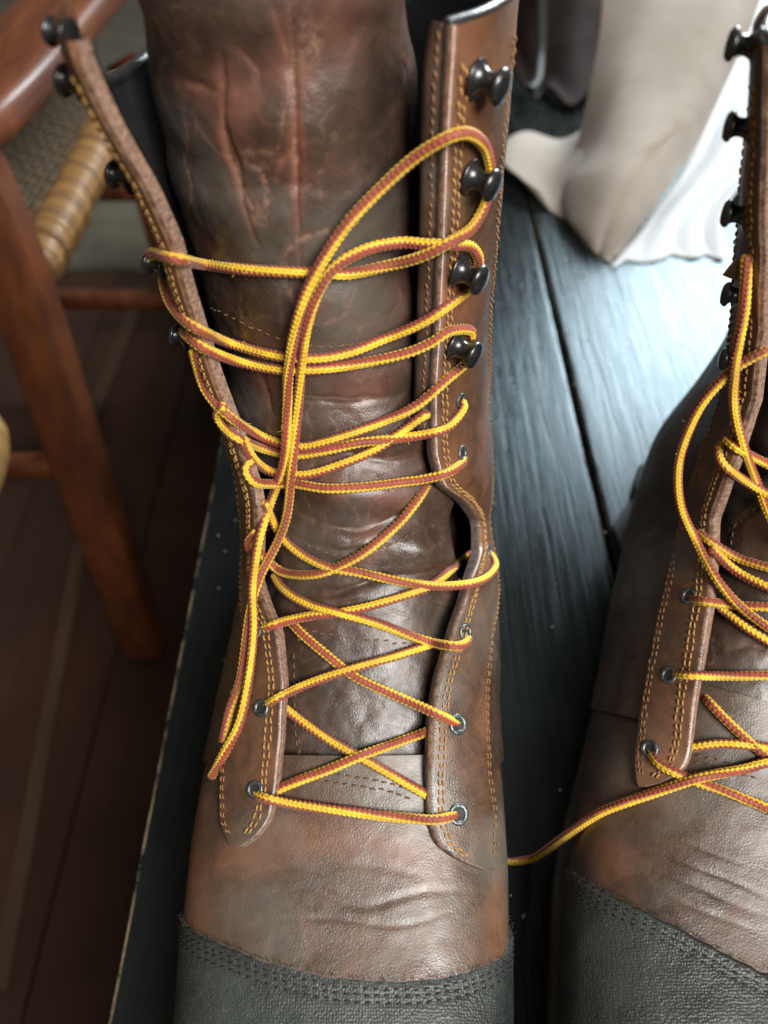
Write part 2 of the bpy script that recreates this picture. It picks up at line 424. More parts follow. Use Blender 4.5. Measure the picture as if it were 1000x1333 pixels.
def lace_mesh(paths, name, boot, r0=0.175, step=0.023, m=24):
    VV = []; FF = []; BB = []; GG = []; n0 = 0
    for pi, C in enumerate(paths):
        C, s = resample(C, step)
        C = smooth1(C, 6)
        T, N, B = frames(C)
        th = np.arange(m)*2*PI/m
        tw = 0.22*s+pi*1.37+0.5*np.sin(s*0.35+pi)              # the cord rolls slowly along its run
        A = th[None, :]+0*s[:, None]
        L = s[:, None]
        ns = 8; sec = (A/(2*PI)*ns); row = np.floor(sec).astype(int) % 2; fr = sec-np.floor(sec)
        sl = np.where(row == 0, fr, 1-fr)
        ph = (L/0.18+1.0*sl) % 1.0
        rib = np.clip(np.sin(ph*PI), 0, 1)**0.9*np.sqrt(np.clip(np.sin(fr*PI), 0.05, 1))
        r = r0*(0.72+0.40*rib)
        dn = rng.normal(0, 0.003, r.shape); r = r+dn
        taper = np.clip(np.minimum(s, s[-1]-s)/0.07, 0.03, 1)[:, None]**0.6; r = r*taper
        ang = A+tw[:, None]
        V = C[:, None]+r[..., None]*(np.cos(ang)[..., None]*N[:, None]+np.sin(ang)[..., None]*B[:, None])
        zig = np.abs(ph-0.5)*1.1-0.28
        band = (np.floor((sec+zig)/2).astype(int) % 2)*np.ones_like(L)*1.0
        V = V.reshape(-1, 3); F = grid_faces(len(C), m, wrap=True)
        j = np.arange(1, m-1); z = np.zeros_like(j)
        F = np.vstack([F, np.stack([z, j+1, j, z*0], 1)[:0]])
        VV.append(V); FF.append(F+n0); BB.append(band.ravel()); n0 += len(V)
        g = np.clip(fbm(C, 0.5, 2, pi*3.1)*0.8+0.05, 0, 1); GG.append(np.clip(np.repeat(g, m)*0.8+1.0*(1-rib.ravel())**1.6, 0, 1))  # grime patches, plus shade painted into the rib valleys
        for e, cc in ((0, C[0]), (len(C)-1, C[-1])):           # closed tips
            pass
    V = np.vstack(VV); F = np.vstack(FF)
    # loose fibres teased out of the braid
    fz = []
    for C in paths:
        for k in range(int(len(C)*0.32)):
            i = random.randrange(2, len(C)-2); a = rng.normal(0, 1, 3); a /= np.linalg.norm(a); p = C[i]+a*r0*0.92
            e_ = a*random.uniform(0.02, 0.09)+rng.normal(0, 0.05, 3); fz.append(tube_arrays(np.array([p, p+e_*0.6, p+e_+rng.normal(0, 0.02, 3)]), [0.008, 0.007, 0.004], 3, cap=False))
    fv, ff = join(fz)
    o = mesh(name, V, F, M_LACE, attrs={'band': np.concatenate(BB), 'grime_shade': np.concatenate(GG)})
    put(o, boot)
    f_ = mesh('loose_fibres', fv, ff, M_LACE, attrs={'band': np.repeat(rng.random(len(fz)) < .4, 9).astype(float), 'grime_shade': np.zeros(len(fv))}); f_.parent = o; f_['kind'] = 'stuff'
    return o

def lace_path(ctrl, tree, r=0.2, push=True):
    """ctrl rows: (x, y, lift) lies lift cm off what it passes over; (x, y, None) hangs free between its neighbours;
       (x, y, 'D', depth) explicit. Returns points."""
    dep = []
    for c in ctrl:
        if len(c) == 4: dep.append(c[3]); continue
        if c[2] is None: dep.append(None); continue
        h = tree.ray_cast(Vector(ORG), Vector(ray(c[0], c[1])))
        if h[0] is None: dep.append(None); continue
        d = np.dot(np.array(h[0])-ORG, [0, CP, -SP]); dep.append(d-c[2])
    xs = np.array([c[0] for c in ctrl], float); ys = np.array([c[1] for c in ctrl], float)
    s = np.concatenate([[0], np.cumsum(np.hypot(np.diff(xs), np.diff(ys)))])
    k = [i for i, d in enumerate(dep) if d is not None]
    dd = np.interp(s, s[k], [dep[i] for i in k])
    C, L = resample(np.stack([xs/30, ys/30, 0*xs, dd], 1), 0.12)
    X, Y, D = C[:, 0]*30, C[:, 1]*30, C[:, 3]
    D = smooth1(D, 10)
    if push:
        lim = np.full(len(X), 1e9)
        for i in range(len(X)):
            h = tree.ray_cast(Vector(ORG), Vector(ray(X[i], Y[i])))
            if h[0] is not None: lim[i] = np.dot(np.array(h[0])-ORG, [0, CP, -SP])-r
        n = len(X); e = 5
        t = np.minimum(np.arange(n), np.arange(n)[::-1])
        free0 = len(ctrl[0]) == 3 and ctrl[0][2] is not None and ctrl[0][2] < 0
        free1 = len(ctrl[-1]) == 3 and ctrl[-1][2] is not None and ctrl[-1][2] < 0
        for _ in range(4):
            Dn = np.minimum(D, lim)
            if free0: Dn[:e] = D[:e]
            if free1: Dn[-e:] = D[-e:]
            D = smooth1(Dn, 6)
    return np.array([pxD(X[i], Y[i], D[i]) for i in range(len(X))])

# ------------------------------------------------------------------ boot builder
def build_boot(spec):
    xf = spec.get('xf'); mir = spec.get('mir', False)
    out = Loft(OUT, xf); ton = Loft(TON, xf); out.mir = ton.mir = mir
    out.bvh(); ton.bvh(6.0, 15.95)
    base = spec['base']; boot = empty('work_boot', base, spec['label'], 'boot', 'pair of lace-up work boots')
    treeparts = []
    # orientation: make N point outward whatever the mirror
    c0 = out.P(8.0, 0.0); sgn = 1.0
    if np.dot(out.N(8.0, 0.0), out.P(8.0, 0.0)-out.P(8.0, PI)) < 0: sgn = -1.0
    ON = lambda u, t: sgn*out.N(u, t)
    TN = lambda u, t: sgn*ton.N(u, t)
    flipf = None
    def G(U, T):
        return np.meshgrid(U, T, indexing='ij')
    def orient_faces(V, F, outdir):
        f = F[len(F)//2]; n = np.cross(V[f[1]]-V[f[0]], V[f[2]]-V[f[0]])
        return F if np.dot(n, outdir) > 0 else F[:, ::-1].copy()

    # ---- curve controls -> (u, theta, residual)
    def controls(lst):
        rows = []
        for c in lst:
            if c[0] == 'px':
                u, t = out.hit(c[1], c[2]); res = c[3]*ON(u, t)
            elif c[0] == 'pY':
                P = pxY(c[1], c[2], c[3]); u, t = out.near(P); res = P-out.P(u, t)
            else:
                u, t = c[1], c[2]; res = c[3]*ON(u, t)
                if len(c) > 4: res = res+np.array(c[4], float)
            rows.append([u, t, *res])
        rows = np.array(rows); rows = rows[np.argsort(rows[:, 0])]
        uu = np.linspace(rows[0, 0], rows[-1, 0], 400)
        R = np.stack([np.interp(uu, rows[:, 0], rows[:, k]) for k in range(1, 5)], 1)
        R = smooth1(R, 8)
        return uu, R, rows
    sides = {}
    for side in ('left', 'right'):
        uu, R, rows = controls(spec[side])
        sides[side] = (uu, R, rows)
    def edge(side, u):
        uu, R, _ = sides[side]; return np.stack([np.interp(u, uu, R[:, k]) for k in range(4)], -1)
    def shell(side, u, th, off):
        """outer surface of the quarter incl. the flare of the flap near its edge"""
        e = edge(side, u); th = np.asarray(th)
        spd = np.linalg.norm(out.P(u, e[..., 0]+0.05)-out.P(u, e[..., 0]), axis=-1)/0.05
        dist = np.abs(th-e[..., 0])*spd
        w = np.exp(-(dist/3.6)**2)
        return out.P(u, th)+e[..., 1:4]*w[..., None]+ON(u, th)*np.asarray(off)[..., None], dist
    sg = {'left': -1.0, 'right': 1.0}
    if mir: sg = {'left': 1.0, 'right': -1.0}     # theta sign of the image-left side
    utop = spec.get('utop', 14.84)

    # ---- vamp
    def capline(th):
        a = np.array(spec['capline']); return np.interp(th, a[:, 0], a[:, 1])
    if spec.get('cap_px'):
        a = sorted([out.hit(x, y)[::-1] for x, y in spec['cap_px']])
        a = [(t, u) for t, u in a]
        if not spec.get('cap_half'):
            t0, u0 = a[0]; t1, u1 = a[-1]
            a = [(-PI, u0+0.6), (t0-0.5, u0+0.2)]+a+[(t1+0.5, u1+0.45), (PI, u1+0.9)]
        else:
            a2 = [(-t, u) for t, u in a if abs(t) > 0.15]; a = sorted(a+a2); t1, u1 = a[-1]; a = [(-PI, u1+.6)]+a+[(PI, u1+.6)]
        spec['capline'] = a
    uv_top = spec.get('uv_top', 7.5)
    T = np.linspace(-PI, PI, 360)
    S = np.linspace(0, 1, 300)
    ucap = capline(T)[None, :]-0.35
    U = ucap+(uv_top-ucap)*S[:, None]; TT = np.broadcast_to(T, U.shape)
    V = out.P(U, TT); Nn = ON(U, TT)
    front = np.exp(-(TT/1.3)**2)
    d = 0.05*fbm(V, 0.35, 2)+0.015*fbm(V, 1.1, 3, 5)*front
    fold = np.zeros(U.shape); wear = np.zeros(U.shape)
    for ln, wd, dp in spec.get('vamp_creases', []):
        L = np.array([out.P(*out.hit(x, y)) for x, y in ln]); dd, pos = seg_dist(V.reshape(-1, 3), catmull(L, np.linspace(0, len(L)-1, 24)))
        g = np.exp(-(dd/wd)**2)*np.sin(np.clip(pos, 0.02, 0.98)*PI)
        d += -0.55*dp*g.reshape(U.shape)
    for ln, wd, s_ in spec.get('vamp_wear', []):
        L = np.array([out.P(*out.hit(x, y)) for x, y in ln]); dd, pos = seg_dist(V.reshape(-1, 3), L)
        wear = np.maximum(wear, s_*np.exp(-(dd/wd)**2).reshape(U.shape))
    V = V+Nn*d[..., None]
    F = grid_faces(*U.shape); V = V.reshape(-1, 3); F = orient_faces(V, F, Nn.reshape(-1, 3)[F[len(F)//2][0]])
    put(mesh('vamp', V, F, M_VAMP, attrs={'wear': wear.ravel(), 'scuff': 0*wear.ravel()}), boot)
    treeparts.append((V, F))
    # ---- toe cap, a thicker outer layer with a raised ragged rim
    S = np.linspace(0, 1, 220)
    rag = 0.012*vnoise(np.stack([T*30, T*0, T*0], -1))
    ucap = capline(T)[None, :]+rag[None, :]
    U = 0.02+(ucap-0.02)*S[:, None]; TT = np.broadcast_to(T, U.shape)
    off = np.full(U.shape, 0.13)
    # distance from the rim for stitching grooves
    rimd = (ucap-U)*3.0
    off += 0.03*np.exp(-(rimd/0.22)**2)+0.012*fbm(out.P(U, TT), 2.2, 3, 9)
    grooves = (0.24, 0.41, 0.62)
    for gd in grooves: off -= 0.022*np.exp(-((rimd-gd)/0.06)**2)
    off[-1] = -0.04; off[-2] = 0.09; off[-3] = 0.13
    V = (out.P(U, TT)+ON(U, TT)*off[..., None]); Nn = ON(U, TT)
    F = grid_faces(*U.shape); V = V.reshape(-1, 3); F = orient_faces(V, F, Nn.reshape(-1, 3)[F[len(F)//2][0]])
    cap = put(mesh('toe_cap', V, F, M_CAP), boot); treeparts.append((V, F))
    ths = np.linspace(-1.75, 1.75, 130)
    for gd in grooves:
        u = capline(ths)-gd/3.0
        P = out.P(u, ths)+ON(u, ths)*0.112
        q = join(stitches(P, ON(u, ths), 0.24, 0.10, 0.030, 0.005, 0.012))
        o = mesh('stitching', *q, M_THREAD_BK); o.parent = cap; o['kind'] = 'stuff'
    # frayed fibres standing from the cap rim
    fz = []
    for k in range(240):
        t = random.uniform(-1.7, 1.7); u = float(capline(t))+0.01
        p = out.P(u, t)+ON(u, t)*random.uniform(0.04, 0.13); a = rng.normal(0, 0.5, 3)+ON(u, t)+(out.P(u+0.1, t)-out.P(u, t))*3
        a = a/np.linalg.norm(a)*random.uniform(0.05, 0.17); b2 = rng.normal(0, 0.03, 3)
        fz.append(tube_arrays(np.array([p, p+a*0.5+b2, p+a+b2]), [0.012, 0.010, 0.005], 3, cap=False))
    o = mesh('frayed_fibres', *join(fz), M_CAP); o.parent = cap; o['kind'] = 'stuff'

    # ---- tongue
    U = np.linspace(7.0, spec.get('ttop', 15.3), 620); T = np.linspace(-1.95, 1.95, 300)
    U, TT = G(U, T); V = ton.P(U, TT); Nn = TN(U, TT)
    shaft = np.clip((U-11)/2, 0, 1)
    d = (0.13*shaft)*fbm(V, 0.33, 2, 3)+0.045*fbm(V, 0.9, 3, 8)
    # horizontal soft folds where the ankle flexes
    fl = np.exp(-((U-11.2)/1.4)**2)
    d += 0.16*fl*np.sin(U*7.5+1.1*vnoise(V, 0.35)+0.25*V[..., 0])
    d += 0.06*shaft*np.sin(V[..., 2]*2.1+1.8*vnoise(V, 0.28, 4))
    wear = np.zeros(U.shape); scuff = np.zeros(U.shape); darkening = np.zeros(U.shape)
    Vf = V.reshape(-1, 3)
    for ln, wd, dp, wr in spec.get('tongue_creases', []):
        L = np.array([ton.P(*ton.hit(x, y)) for x, y in ln]); L = catmull(L, np.linspace(0, len(L)-1, 26))
        dd, pos = seg_dist(Vf, L)
        ta = np.sin(np.clip(pos, 0.02, 0.98)*PI)**0.7*(0.75+0.5*vnoise(Vf, 0.9, 3.3)); dd = np.sqrt((dd+0.10*fbm(Vf, 0.9, 3, 7.7))**2+1e-4); ta = np.clip(ta, 0, 1.2)
        g = (np.exp(-(dd/wd)**2)*ta).reshape(U.shape); g2 = (np.exp(-((dd-2.1*wd)/(1.3*wd))**2)*ta).reshape(U.shape)
        d += -0.62*dp*g+0.12*dp*g2-0.45*dp*(np.exp(-(dd/(3.2*wd))**2)*ta).reshape(U.shape)
        wear = np.maximum(wear, wr*(np.exp(-(dd/(wd*3.6))**2)*ta).reshape(U.shape))
        scuff = np.maximum(scuff, wr*0.45*(np.exp(-(dd/(wd*0.7))**2)*ta).reshape(U.shape))
    W = V+0.5*np.stack([fbm(V, 0.6, 2, 31), fbm(V, 0.6, 2, 41), fbm(V, 0.6, 2, 51)], -1)
    up = np.clip((U-12.3)/1.5, 0, 1)
    cr = (1-np.abs(vnoise(W*np.array([1, 1, 0.55]), 0.55, 61)))**26*np.clip(vnoise(V, 0.3, 71)*2+0.5, 0, 1)*up
    cr2 = (1-np.abs(vnoise(W, 1.3, 81)))**18*np.clip(vnoise(V, 0.4, 91)*2.2+0.1, 0, 1)
    d -= 0.030*cr+0.012*cr2
    wear = np.maximum(wear, 0.34*cr**0.5*up); scuff = np.maximum(scuff, 0.40*cr+0.22*cr2)
    for x, y, rad, am in spec.get('tongue_wear', []):
        P = ton.P(*ton.hit(x, y)); dd = np.linalg.norm(V-P, axis=-1)
        wear = np.maximum(wear, am*np.exp(-(dd/rad)**2))
    for x, y, rad, am in spec.get('tongue_darkening', []):
        P = ton.P(*ton.hit(x, y)); dd = np.linalg.norm(V-P, axis=-1)
        darkening = np.maximum(darkening, am*np.exp(-(dd/rad)**2))
    for x, y, rad, am in spec.get('tongue_bulge', []):
        P = ton.P(*ton.hit(x, y)); dd = np.linalg.norm(V-P, axis=-1); d += am*np.exp(-(dd/rad)**2)
    V = V+Nn*d[..., None]
    F = grid_faces(*U.shape); V = V.reshape(-1, 3); F = orient_faces(V, F, Nn.reshape(-1, 3)[F[len(F)//2][0]])
    tongue = put(mesh('tongue', V, F, M_TONGUE, attrs={'wear': wear.ravel(), 'scuff': scuff.ravel(), 'darkening': darkening.ravel()}), boot); treeparts.append((V, F))
    ttree = BVHTree.FromPolygons(V.tolist(), F.tolist())
    so_ = tongue.modifiers.new('thickness', 'SOLIDIFY'); so_.thickness = 0.003; so_.offset = -1
    for ln in spec.get('tongue_seams', []):
        X = catmull(np.array(ln, float), np.linspace(0, len(ln)-1, 60)); P = []; Nq = []
        for x, y in X:
            h = ttree.ray_cast(Vector(ORG), Vector(ray(x, y)))
            if h[0]: P.append(np.array(h[0])); Nq.append(np.array(h[1]) if np.dot(h[1], ray(x, y)) < 0 else -np.array(h[1]))
        if len(P) > 4:
            o = mesh('stitching', *join(stitches(np.array(P), np.array(Nq), 0.26, 0.10, 0.033, 0.0)), M_THREAD_DK); o.parent = tongue; o['kind'] = 'stuff'
    # vamp throat: double row where the tongue is sewn in
    for ln in spec.get('throat', []):
        X = catmull(np.array(ln, float), np.linspace(0, len(ln)-1, 50)); P = []; Nq = []
        bt = BVHTree.FromPolygons(treeparts[0][0].tolist(), treeparts[0][1].tolist())
        for x, y in X:
            h = bt.ray_cast(Vector(ORG), Vector(ray(x, y)))
            if h[0]: P.append(np.array(h[0])); Nq.append(np.array(h[1]) if np.dot(h[1], ray(x, y)) < 0 else -np.array(h[1]))
        if len(P) > 4:
            put(mesh('stitching', *join(stitches(np.array(P), np.array(Nq), 0.24, 0.09, 0.035, 0.01)), M_THREAD_DK), boot)['kind'] = 'stuff'

    # ---- quarters (outer shell + black lining) and eyestays, per side
    strips = {}
    for side in ('left', 'right'):
        s = sg[side]; uu, R, rows = sides[side]; u0 = uu[0]; uq = spec.get('uq', 7.35); utop = spec.get('utop_'+side, 14.84)
        U = np.linspace(uq, utop, 300); Tn = np.linspace(0, 1, 150)**1.3
        e = edge(side, U)[:, 0]+s*0.02
        TH = e[:, None]+(s*PI-e[:, None])*Tn[None, :]; UU = uq+(U[:, None]-uq)*(1-spec.get('dip', 0.0)*(side == 'left')*(1-np.exp(-Tn[None, :]*9)))
        V, dist = shell(side, UU, TH, np.full(TH.shape, 0.16))
        Nn = ON(UU, TH)
        V = V+Nn*(0.06*fbm(V, 0.3, 2, 2)+0.012*fbm(V, 1.4, 2, 6))[..., None]
        Fq = grid_faces(*TH.shape); Vf = V.reshape(-1, 3); Fq = orient_faces(Vf, Fq, Nn.reshape(-1, 3)[Fq[len(Fq)//2][0]])
        shelln = put(mesh('quarter', Vf, Fq, M_SHAFT), boot); treeparts.append((Vf, Fq))
        V2 = (V-Nn*0.34); Vf2 = V2.reshape(-1, 3)
        rim = join([(Vf2, Fq[:, ::-1]),])
        lin = put(mesh('lining', Vf2, rim[1], M_LINING), boot); treeparts.append((Vf2, Fq))
        # rolled top rim closes shell and lining
        top = (V[-1]+V2[-1])/2
        Vt, Ft = tube_arrays(top[2:], 0.21, 10); put(mesh('collar_rim', Vt, fix_quads(Ft), M_LINING), boot)
        # --- eyestay strip
        w_out = spec.get('stay_w', 2.15)
        ns = 420; sU = u0+(utop+0.02-u0)*(np.linspace(0, 1, ns)**1.25)
        if (side+'_outer') in spec:
            ou, oR, orow = controls(spec[side+'_outer']); tho = np.interp(sU, ou, oR[:, 0])
        else:
            e0 = edge(side, np.maximum(sU, u0+0.55))[:, 0]
            spd = np.linalg.norm(out.P(sU, e0+0.05)-out.P(sU, e0), axis=-1)/0.05
            tho = smooth1(e0+s*w_out/spd, 30)
        the = smooth1(edge(side, sU)[:, 0], 3)
        # closing the rounded lower end
        k = np.clip((sU-u0)/0.55, 0, 1); k = np.sqrt(1-(1-k)**2)
        if side+'_outer' in spec:
            k = k*0+1
            if spec.get(side+'_outer_top'):
                e0 = the if False else edge(side, np.maximum(sU, u0+0.55))[:, 0]
                sp0 = np.linalg.norm(out.P(sU, e0+0.05)-out.P(sU, e0), axis=-1)/0.05
                ut_ = ou[-1]; wb = np.clip((sU-ut_+0.3)/1.2, 0, 1); tho = smooth1(tho*(1-wb)+(e0+s*w_out/sp0)*wb, 25)
        if side+'_outer' in spec:
            x_ = np.clip((sU-u0)/0.28, 0, 1); sq = 0.6*(1-np.sqrt(1-(1-x_)**2)); m_ = (the+tho)/2
            the = the+(m_-the)*sq; tho = tho+(m_-tho)*sq
        mid = the*0.35+tho*0.65 if spec.get('round', {}).get(side, 1) else tho
        the2 = mid+(the-mid)*k; tho2 = (mid+(tho-mid)*k) if spec.get('round', {}).get(side, 1) else tho
        spd = np.linalg.norm(out.P(sU, the2+0.05)-out.P(sU, the2), axis=-1)/0.05
        wid = np.abs(tho2-the2)*spd
        prof = [(0.00, -0.34, 1), (0.00, -0.20, 1), (-0.02, -0.08, 1), (0.01, 0.02, 1), (0.06, 0.085, 0), (0.14, 0.11, 0)]
        inner = np.linspace(0.22, 1.0, 22)
        cols = []
        base_off = np.interp(sU, [u0, uq-0.25, uq+0.1, utop], [0.16, 0.18, 0.26, 0.26])
        for dx, hh, _m in prof: cols.append((np.minimum(dx, wid*0.4), np.full(ns, hh)))
        for q in inner:
            dx = 0.14+(wid-0.14)*((q-0.22)/0.78); dx = np.maximum(dx, np.minimum(0.14, wid*0.5)); hh = np.full(ns, 0.11) if q < 0.97 else np.full(ns, 0.05)
            cols.append((dx, hh))
        cols.append((wid+0.01, np.full(ns, -0.12)))
        VV = []; NNs = []
        for dx, hh in cols:
            th = the2+s*dx/spd
            P, dist = shell(side, sU, th, base_off+hh); VV.append(P); NNs.append(ON(sU, th))
        V = np.stack(VV, 1); Nn = np.stack(NNs, 1)
        V += Nn*(0.03*fbm(V, 0.5, 2, 4)+0.010*fbm(V, 2.0, 2, 4))[..., None]
        V[2] = V[1]*0.6+V[4]*0.4-Nn[2]*0.0; V[1] = V[0]-Nn[0]*0.04; V[0] = V[0]-Nn[0]*0.32
        Fs = grid_faces(V.shape[0], V.shape[1]); Vf = V.reshape(-1, 3)
        Fs = orient_faces(Vf, Fs, Nn.reshape(-1, 3)[Fs[len(Fs)//2][0]])
        mi = np.where(((np.arange(len(Fs)) % (V.shape[1]-1)) < 3) | (np.arange(len(Fs)) < (V.shape[1]-1)*1), 1, 0)
        # rows collapse at the lower end: scuffed brighter
        sc = np.zeros(V.shape[:2]); sc[:, :6] = 0.35
        wear = np.clip(0.5*fbm(V, 0.45, 2, 12)+0.1, 0, 1)
        st = put(mesh('eyestay', Vf, Fs, [M_STAY, M_RAW if side == spec.get('raw_side', 'left') else M_BURN], attrs={'wear': wear.ravel(), 'scuff': sc.ravel()}, midx=mi), boot)
        treeparts.append((Vf, Fs))
        strips[side] = dict(u=sU, the=the2, spd=spd, wid=wid, base=base_off, s=s, obj=st)
        def stay_pt(uq_, dx, lift, side=side, sd=strips[side]):
            th = np.interp(uq_, sd['u'], sd['the'])+sd['s']*dx/np.interp(uq_, sd['u'], sd['spd'])
            P, _ = shell(side, uq_, th, np.interp(uq_, sd['u'], sd['base'])+0.115+lift); return P, ON(uq_, th)
        strips[side]['pt'] = stay_pt
        # stitch rows: double inner row, outer row, and one round the rounded end
        us = np.linspace(u0+0.14, utop-0.12, 400)
        rows_ = [(0.42, us), (0.60, us)]
        for dx, q in rows_:
            dxs = np.minimum(dx, np.interp(q, sU, wid)-0.3); dxs = np.maximum(dxs, 0.05)
            P, N_ = stay_pt(q, dxs, 0.012)
            Pw = P+N_*(0.03*fbm(P, 0.5, 2, 4))[..., None]
            o = mesh('stitching', *join(stitches(Pw, N_, 0.25, 0.055, 0.040, -0.004)), M_THREAD); o.parent = st; o['kind'] = 'stuff'
        for inset in (0.22, 0.38):
            q = us; dxs = np.maximum(np.interp(q, sU, wid)-inset, 0.25)
            P, N_ = stay_pt(q, dxs, 0.01)
            Pw = P+N_*(0.03*fbm(P, 0.5, 2, 4))[..., None]
            o = mesh('stitching', *join(stitches(Pw, N_, 0.22, 0.09, 0.030, -0.008, 0.02)), M_THREAD_MD); o.parent = st; o['kind'] = 'stuff'
        # seam down the quarter behind the eyestay
        if side == 'right' and spec.get('facing'):
            fu = np.linspace(11.9, utop+0.02, 240); e2 = edge(side, fu)[:, 0]; sp2 = np.interp(fu, sU, spd)
            fc = [(0.02, -0.20), (0.0, -0.18), (-0.16, -0.26), (-0.30, -0.36), (-0.36, -0.44), (-0.36, -0.56), (-0.2, -0.6)]
            Vq = np.stack([shell(side, fu, e2+s*dx/sp2, np.interp(fu, sU, base_off)+hh)[0] for dx, hh in [(a_*np.sqrt(np.clip(1-(np.clip(fu-(utop-0.25), 0, 1)/0.28)**2, 0.02, 1)), b_) for a_, b_ in fc]], 1)
            Nq = ON(fu, e2); Vq += Nq[:, None]*(0.03*fbm(Vq, 0.6, 2, 14))[..., None]
            Ff = grid_faces(*Vq.shape[:2]); Vqf = Vq.reshape(-1, 3); Ff = orient_faces(Vqf, Ff, Nq[120])
            fo = put(mesh('inner_facing', Vqf, Ff, M_SHAFT), boot); treeparts.append((Vqf, Ff))
            o = mesh('stitching', *join(stitches(Vq[:, 2]+Nq*0.012, Nq, 0.22, 0.08, 0.03, -0.004)), M_THREAD_MD); o.parent = fo; o['kind'] = 'stuff'
    # ---- sole: welt, midsole, lugged outsole, heel
    n = 90
    def outline(grow, z, y0=-6.4, y1=34.8):
        a = np.linspace(0, 2*PI, n, endpoint=False)
        y = (y0+y1)/2-np.cos(a)*(y1-y0)/2*1.0
        t = (y-y0)/(y1-y0)
        w = np.interp(t, [0, .05, .15, .33, .5, .62, .75, .9, .97, 1], [1.5, 3.4, 5.2, 6.0, 5.2, 4.5, 4.5, 4.3, 3.2, 1.2])+grow
        cx = np.interp(t, [0, .35, .7, 1], [-1.6, -1.35, -0.8, -0.7])
        x = cx-np.sin(a)/np.maximum(np.abs(np.sin(a)), 1e-6)*w*np.minimum(1, np.abs(np.sin(a))*3.5)**0.6
        P = np.stack([x, y, np.full(n, z)], -1); return xf(P) if xf else P
    def slab(name, grow, z0, z1, mat, y0=-6.4, y1=34.8):
        L = [outline(grow-0.12, z0, y0, y1), outline(grow, z0+0.1, y0, y1), outline(grow, z1-0.1, y0, y1), outline(grow-0.12, z1, y0, y1)]
        V = np.vstack(L); F = grid_faces(4, n, wrap=True).tolist(); F.append(list(range(n))[::-1]); F.append(list(range(3*n, 4*n)))
        return put(mesh(name, V, F, mat), boot)
    slab('outsole', 0.15, 0.7, 1.3, M_RUBBER); slab('midsole', 0.12, 1.303, 1.85, M_WELT); slab('welt', 0.28, 1.853, 2.25, M_WELT)
    slab('heel', 0.05, 0.0, 0.68, M_RUBBER, 24.5, 34.8)
    for k in range(13):
        c = np.array([[-1.4, -4.5+k*1.75, 0.35]]); 
        if xf: c = xf(c)
        bw = float(np.interp(k, [0, 3, 8, 12], [4.5, 9.5, 10.5, 8])); ang = spec.get('ang', 0)
        Rm = [[math.cos(ang), -math.sin(ang), 0], [math.sin(ang), math.cos(ang), 0], [0, 0, 1]]
        Vb, Fb = box_arrays(c[0], (bw, 0.95, 0.7), Rm, 0.12); put(mesh('sole_lug', Vb, Fb, M_RUBBER), boot)
    V, F = join(treeparts); tree = BVHTree.FromPolygons(V.tolist(), F.tolist())
    stt = {}
    return boot, tree, strips, out, ton

def hit_tree(tree, x, y):
    h = tree.ray_cast(Vector(ORG), Vector(ray(x, y)))
    if h[0] is None: return None, None
    n = np.array(h[1]);
    if np.dot(n, ray(x, y)) > 0: n = -n
    return np.array(h[0]), n

# ------------------------------------------------------------------ LEFT (central) boot
left_edge = [('px', 326, 1103, 0.0), ('px', 342, 1090, 0.0), ('px', 357, 1065, 0.05), ('px', 366, 1020, 0.15), ('px', 374, 960, 0.3), ('px', 381, 890, 0.35), ('px', 376, 820, 0.4), ('px', 352, 750, 0.4),
             ('pY', 344, 660, 18.6), ('pY', 326, 590, 19.6), ('pY', 304, 530, 20.2), ('pY', 276, 450, 20.6), ('pY', 254, 380, 20.5), ('pY', 236, 310, 20.1),
             ('pY', 204, 240, 19.6), ('pY', 159, 165, 19.1), ('pY', 121, 85, 18.8), ('pY', 106, 22, 18.6)]
right_edge = [('px', 614, 1133, 0.0), ('px', 588, 1121, 0.0), ('px', 564, 1098, 0.05), ('px', 553, 1065, 0.1), ('px', 551, 1000, 0.2), ('px', 553, 930, 0.25), ('px', 560, 880, 0.3), ('px', 580, 810, 0.3),
              ('px', 604, 748, 0.05), ('px', 622, 715, -0.2), ('px', 624, 680, -0.3), ('px', 600, 655, -0.05), ('px', 560, 632, 0.35), ('px', 550, 590, 0.35), ('px', 548, 520, 0.35), ('px', 552, 430, 0.35), ('px', 555, 330, 0.35), ('px', 558, 200, 0.35), ('px', 562, 110, 0.35), ('px', 564, 50, 0.35)]
right_outer = [('px', 644, 1129, 0), ('px', 640, 1060, 0), ('px', 632, 1000, 0), ('px', 626, 900, 0), ('px', 630, 820, 0), ('px', 638, 740, 0), ('px', 640, 650, 0), ('px', 628, 560, 0), ('px', 626, 450, 0), ('px', 630, 350, 0), ('px', 638, 200, 0), ('px', 652, 60, 0)]
left_outer = [('px', 298, 1098, 0), ('px', 290, 1070, 0), ('px', 291, 1030, 0), ('px', 297, 990, 0), ('px', 305, 945, 0), ('px', 312, 900, 0)]
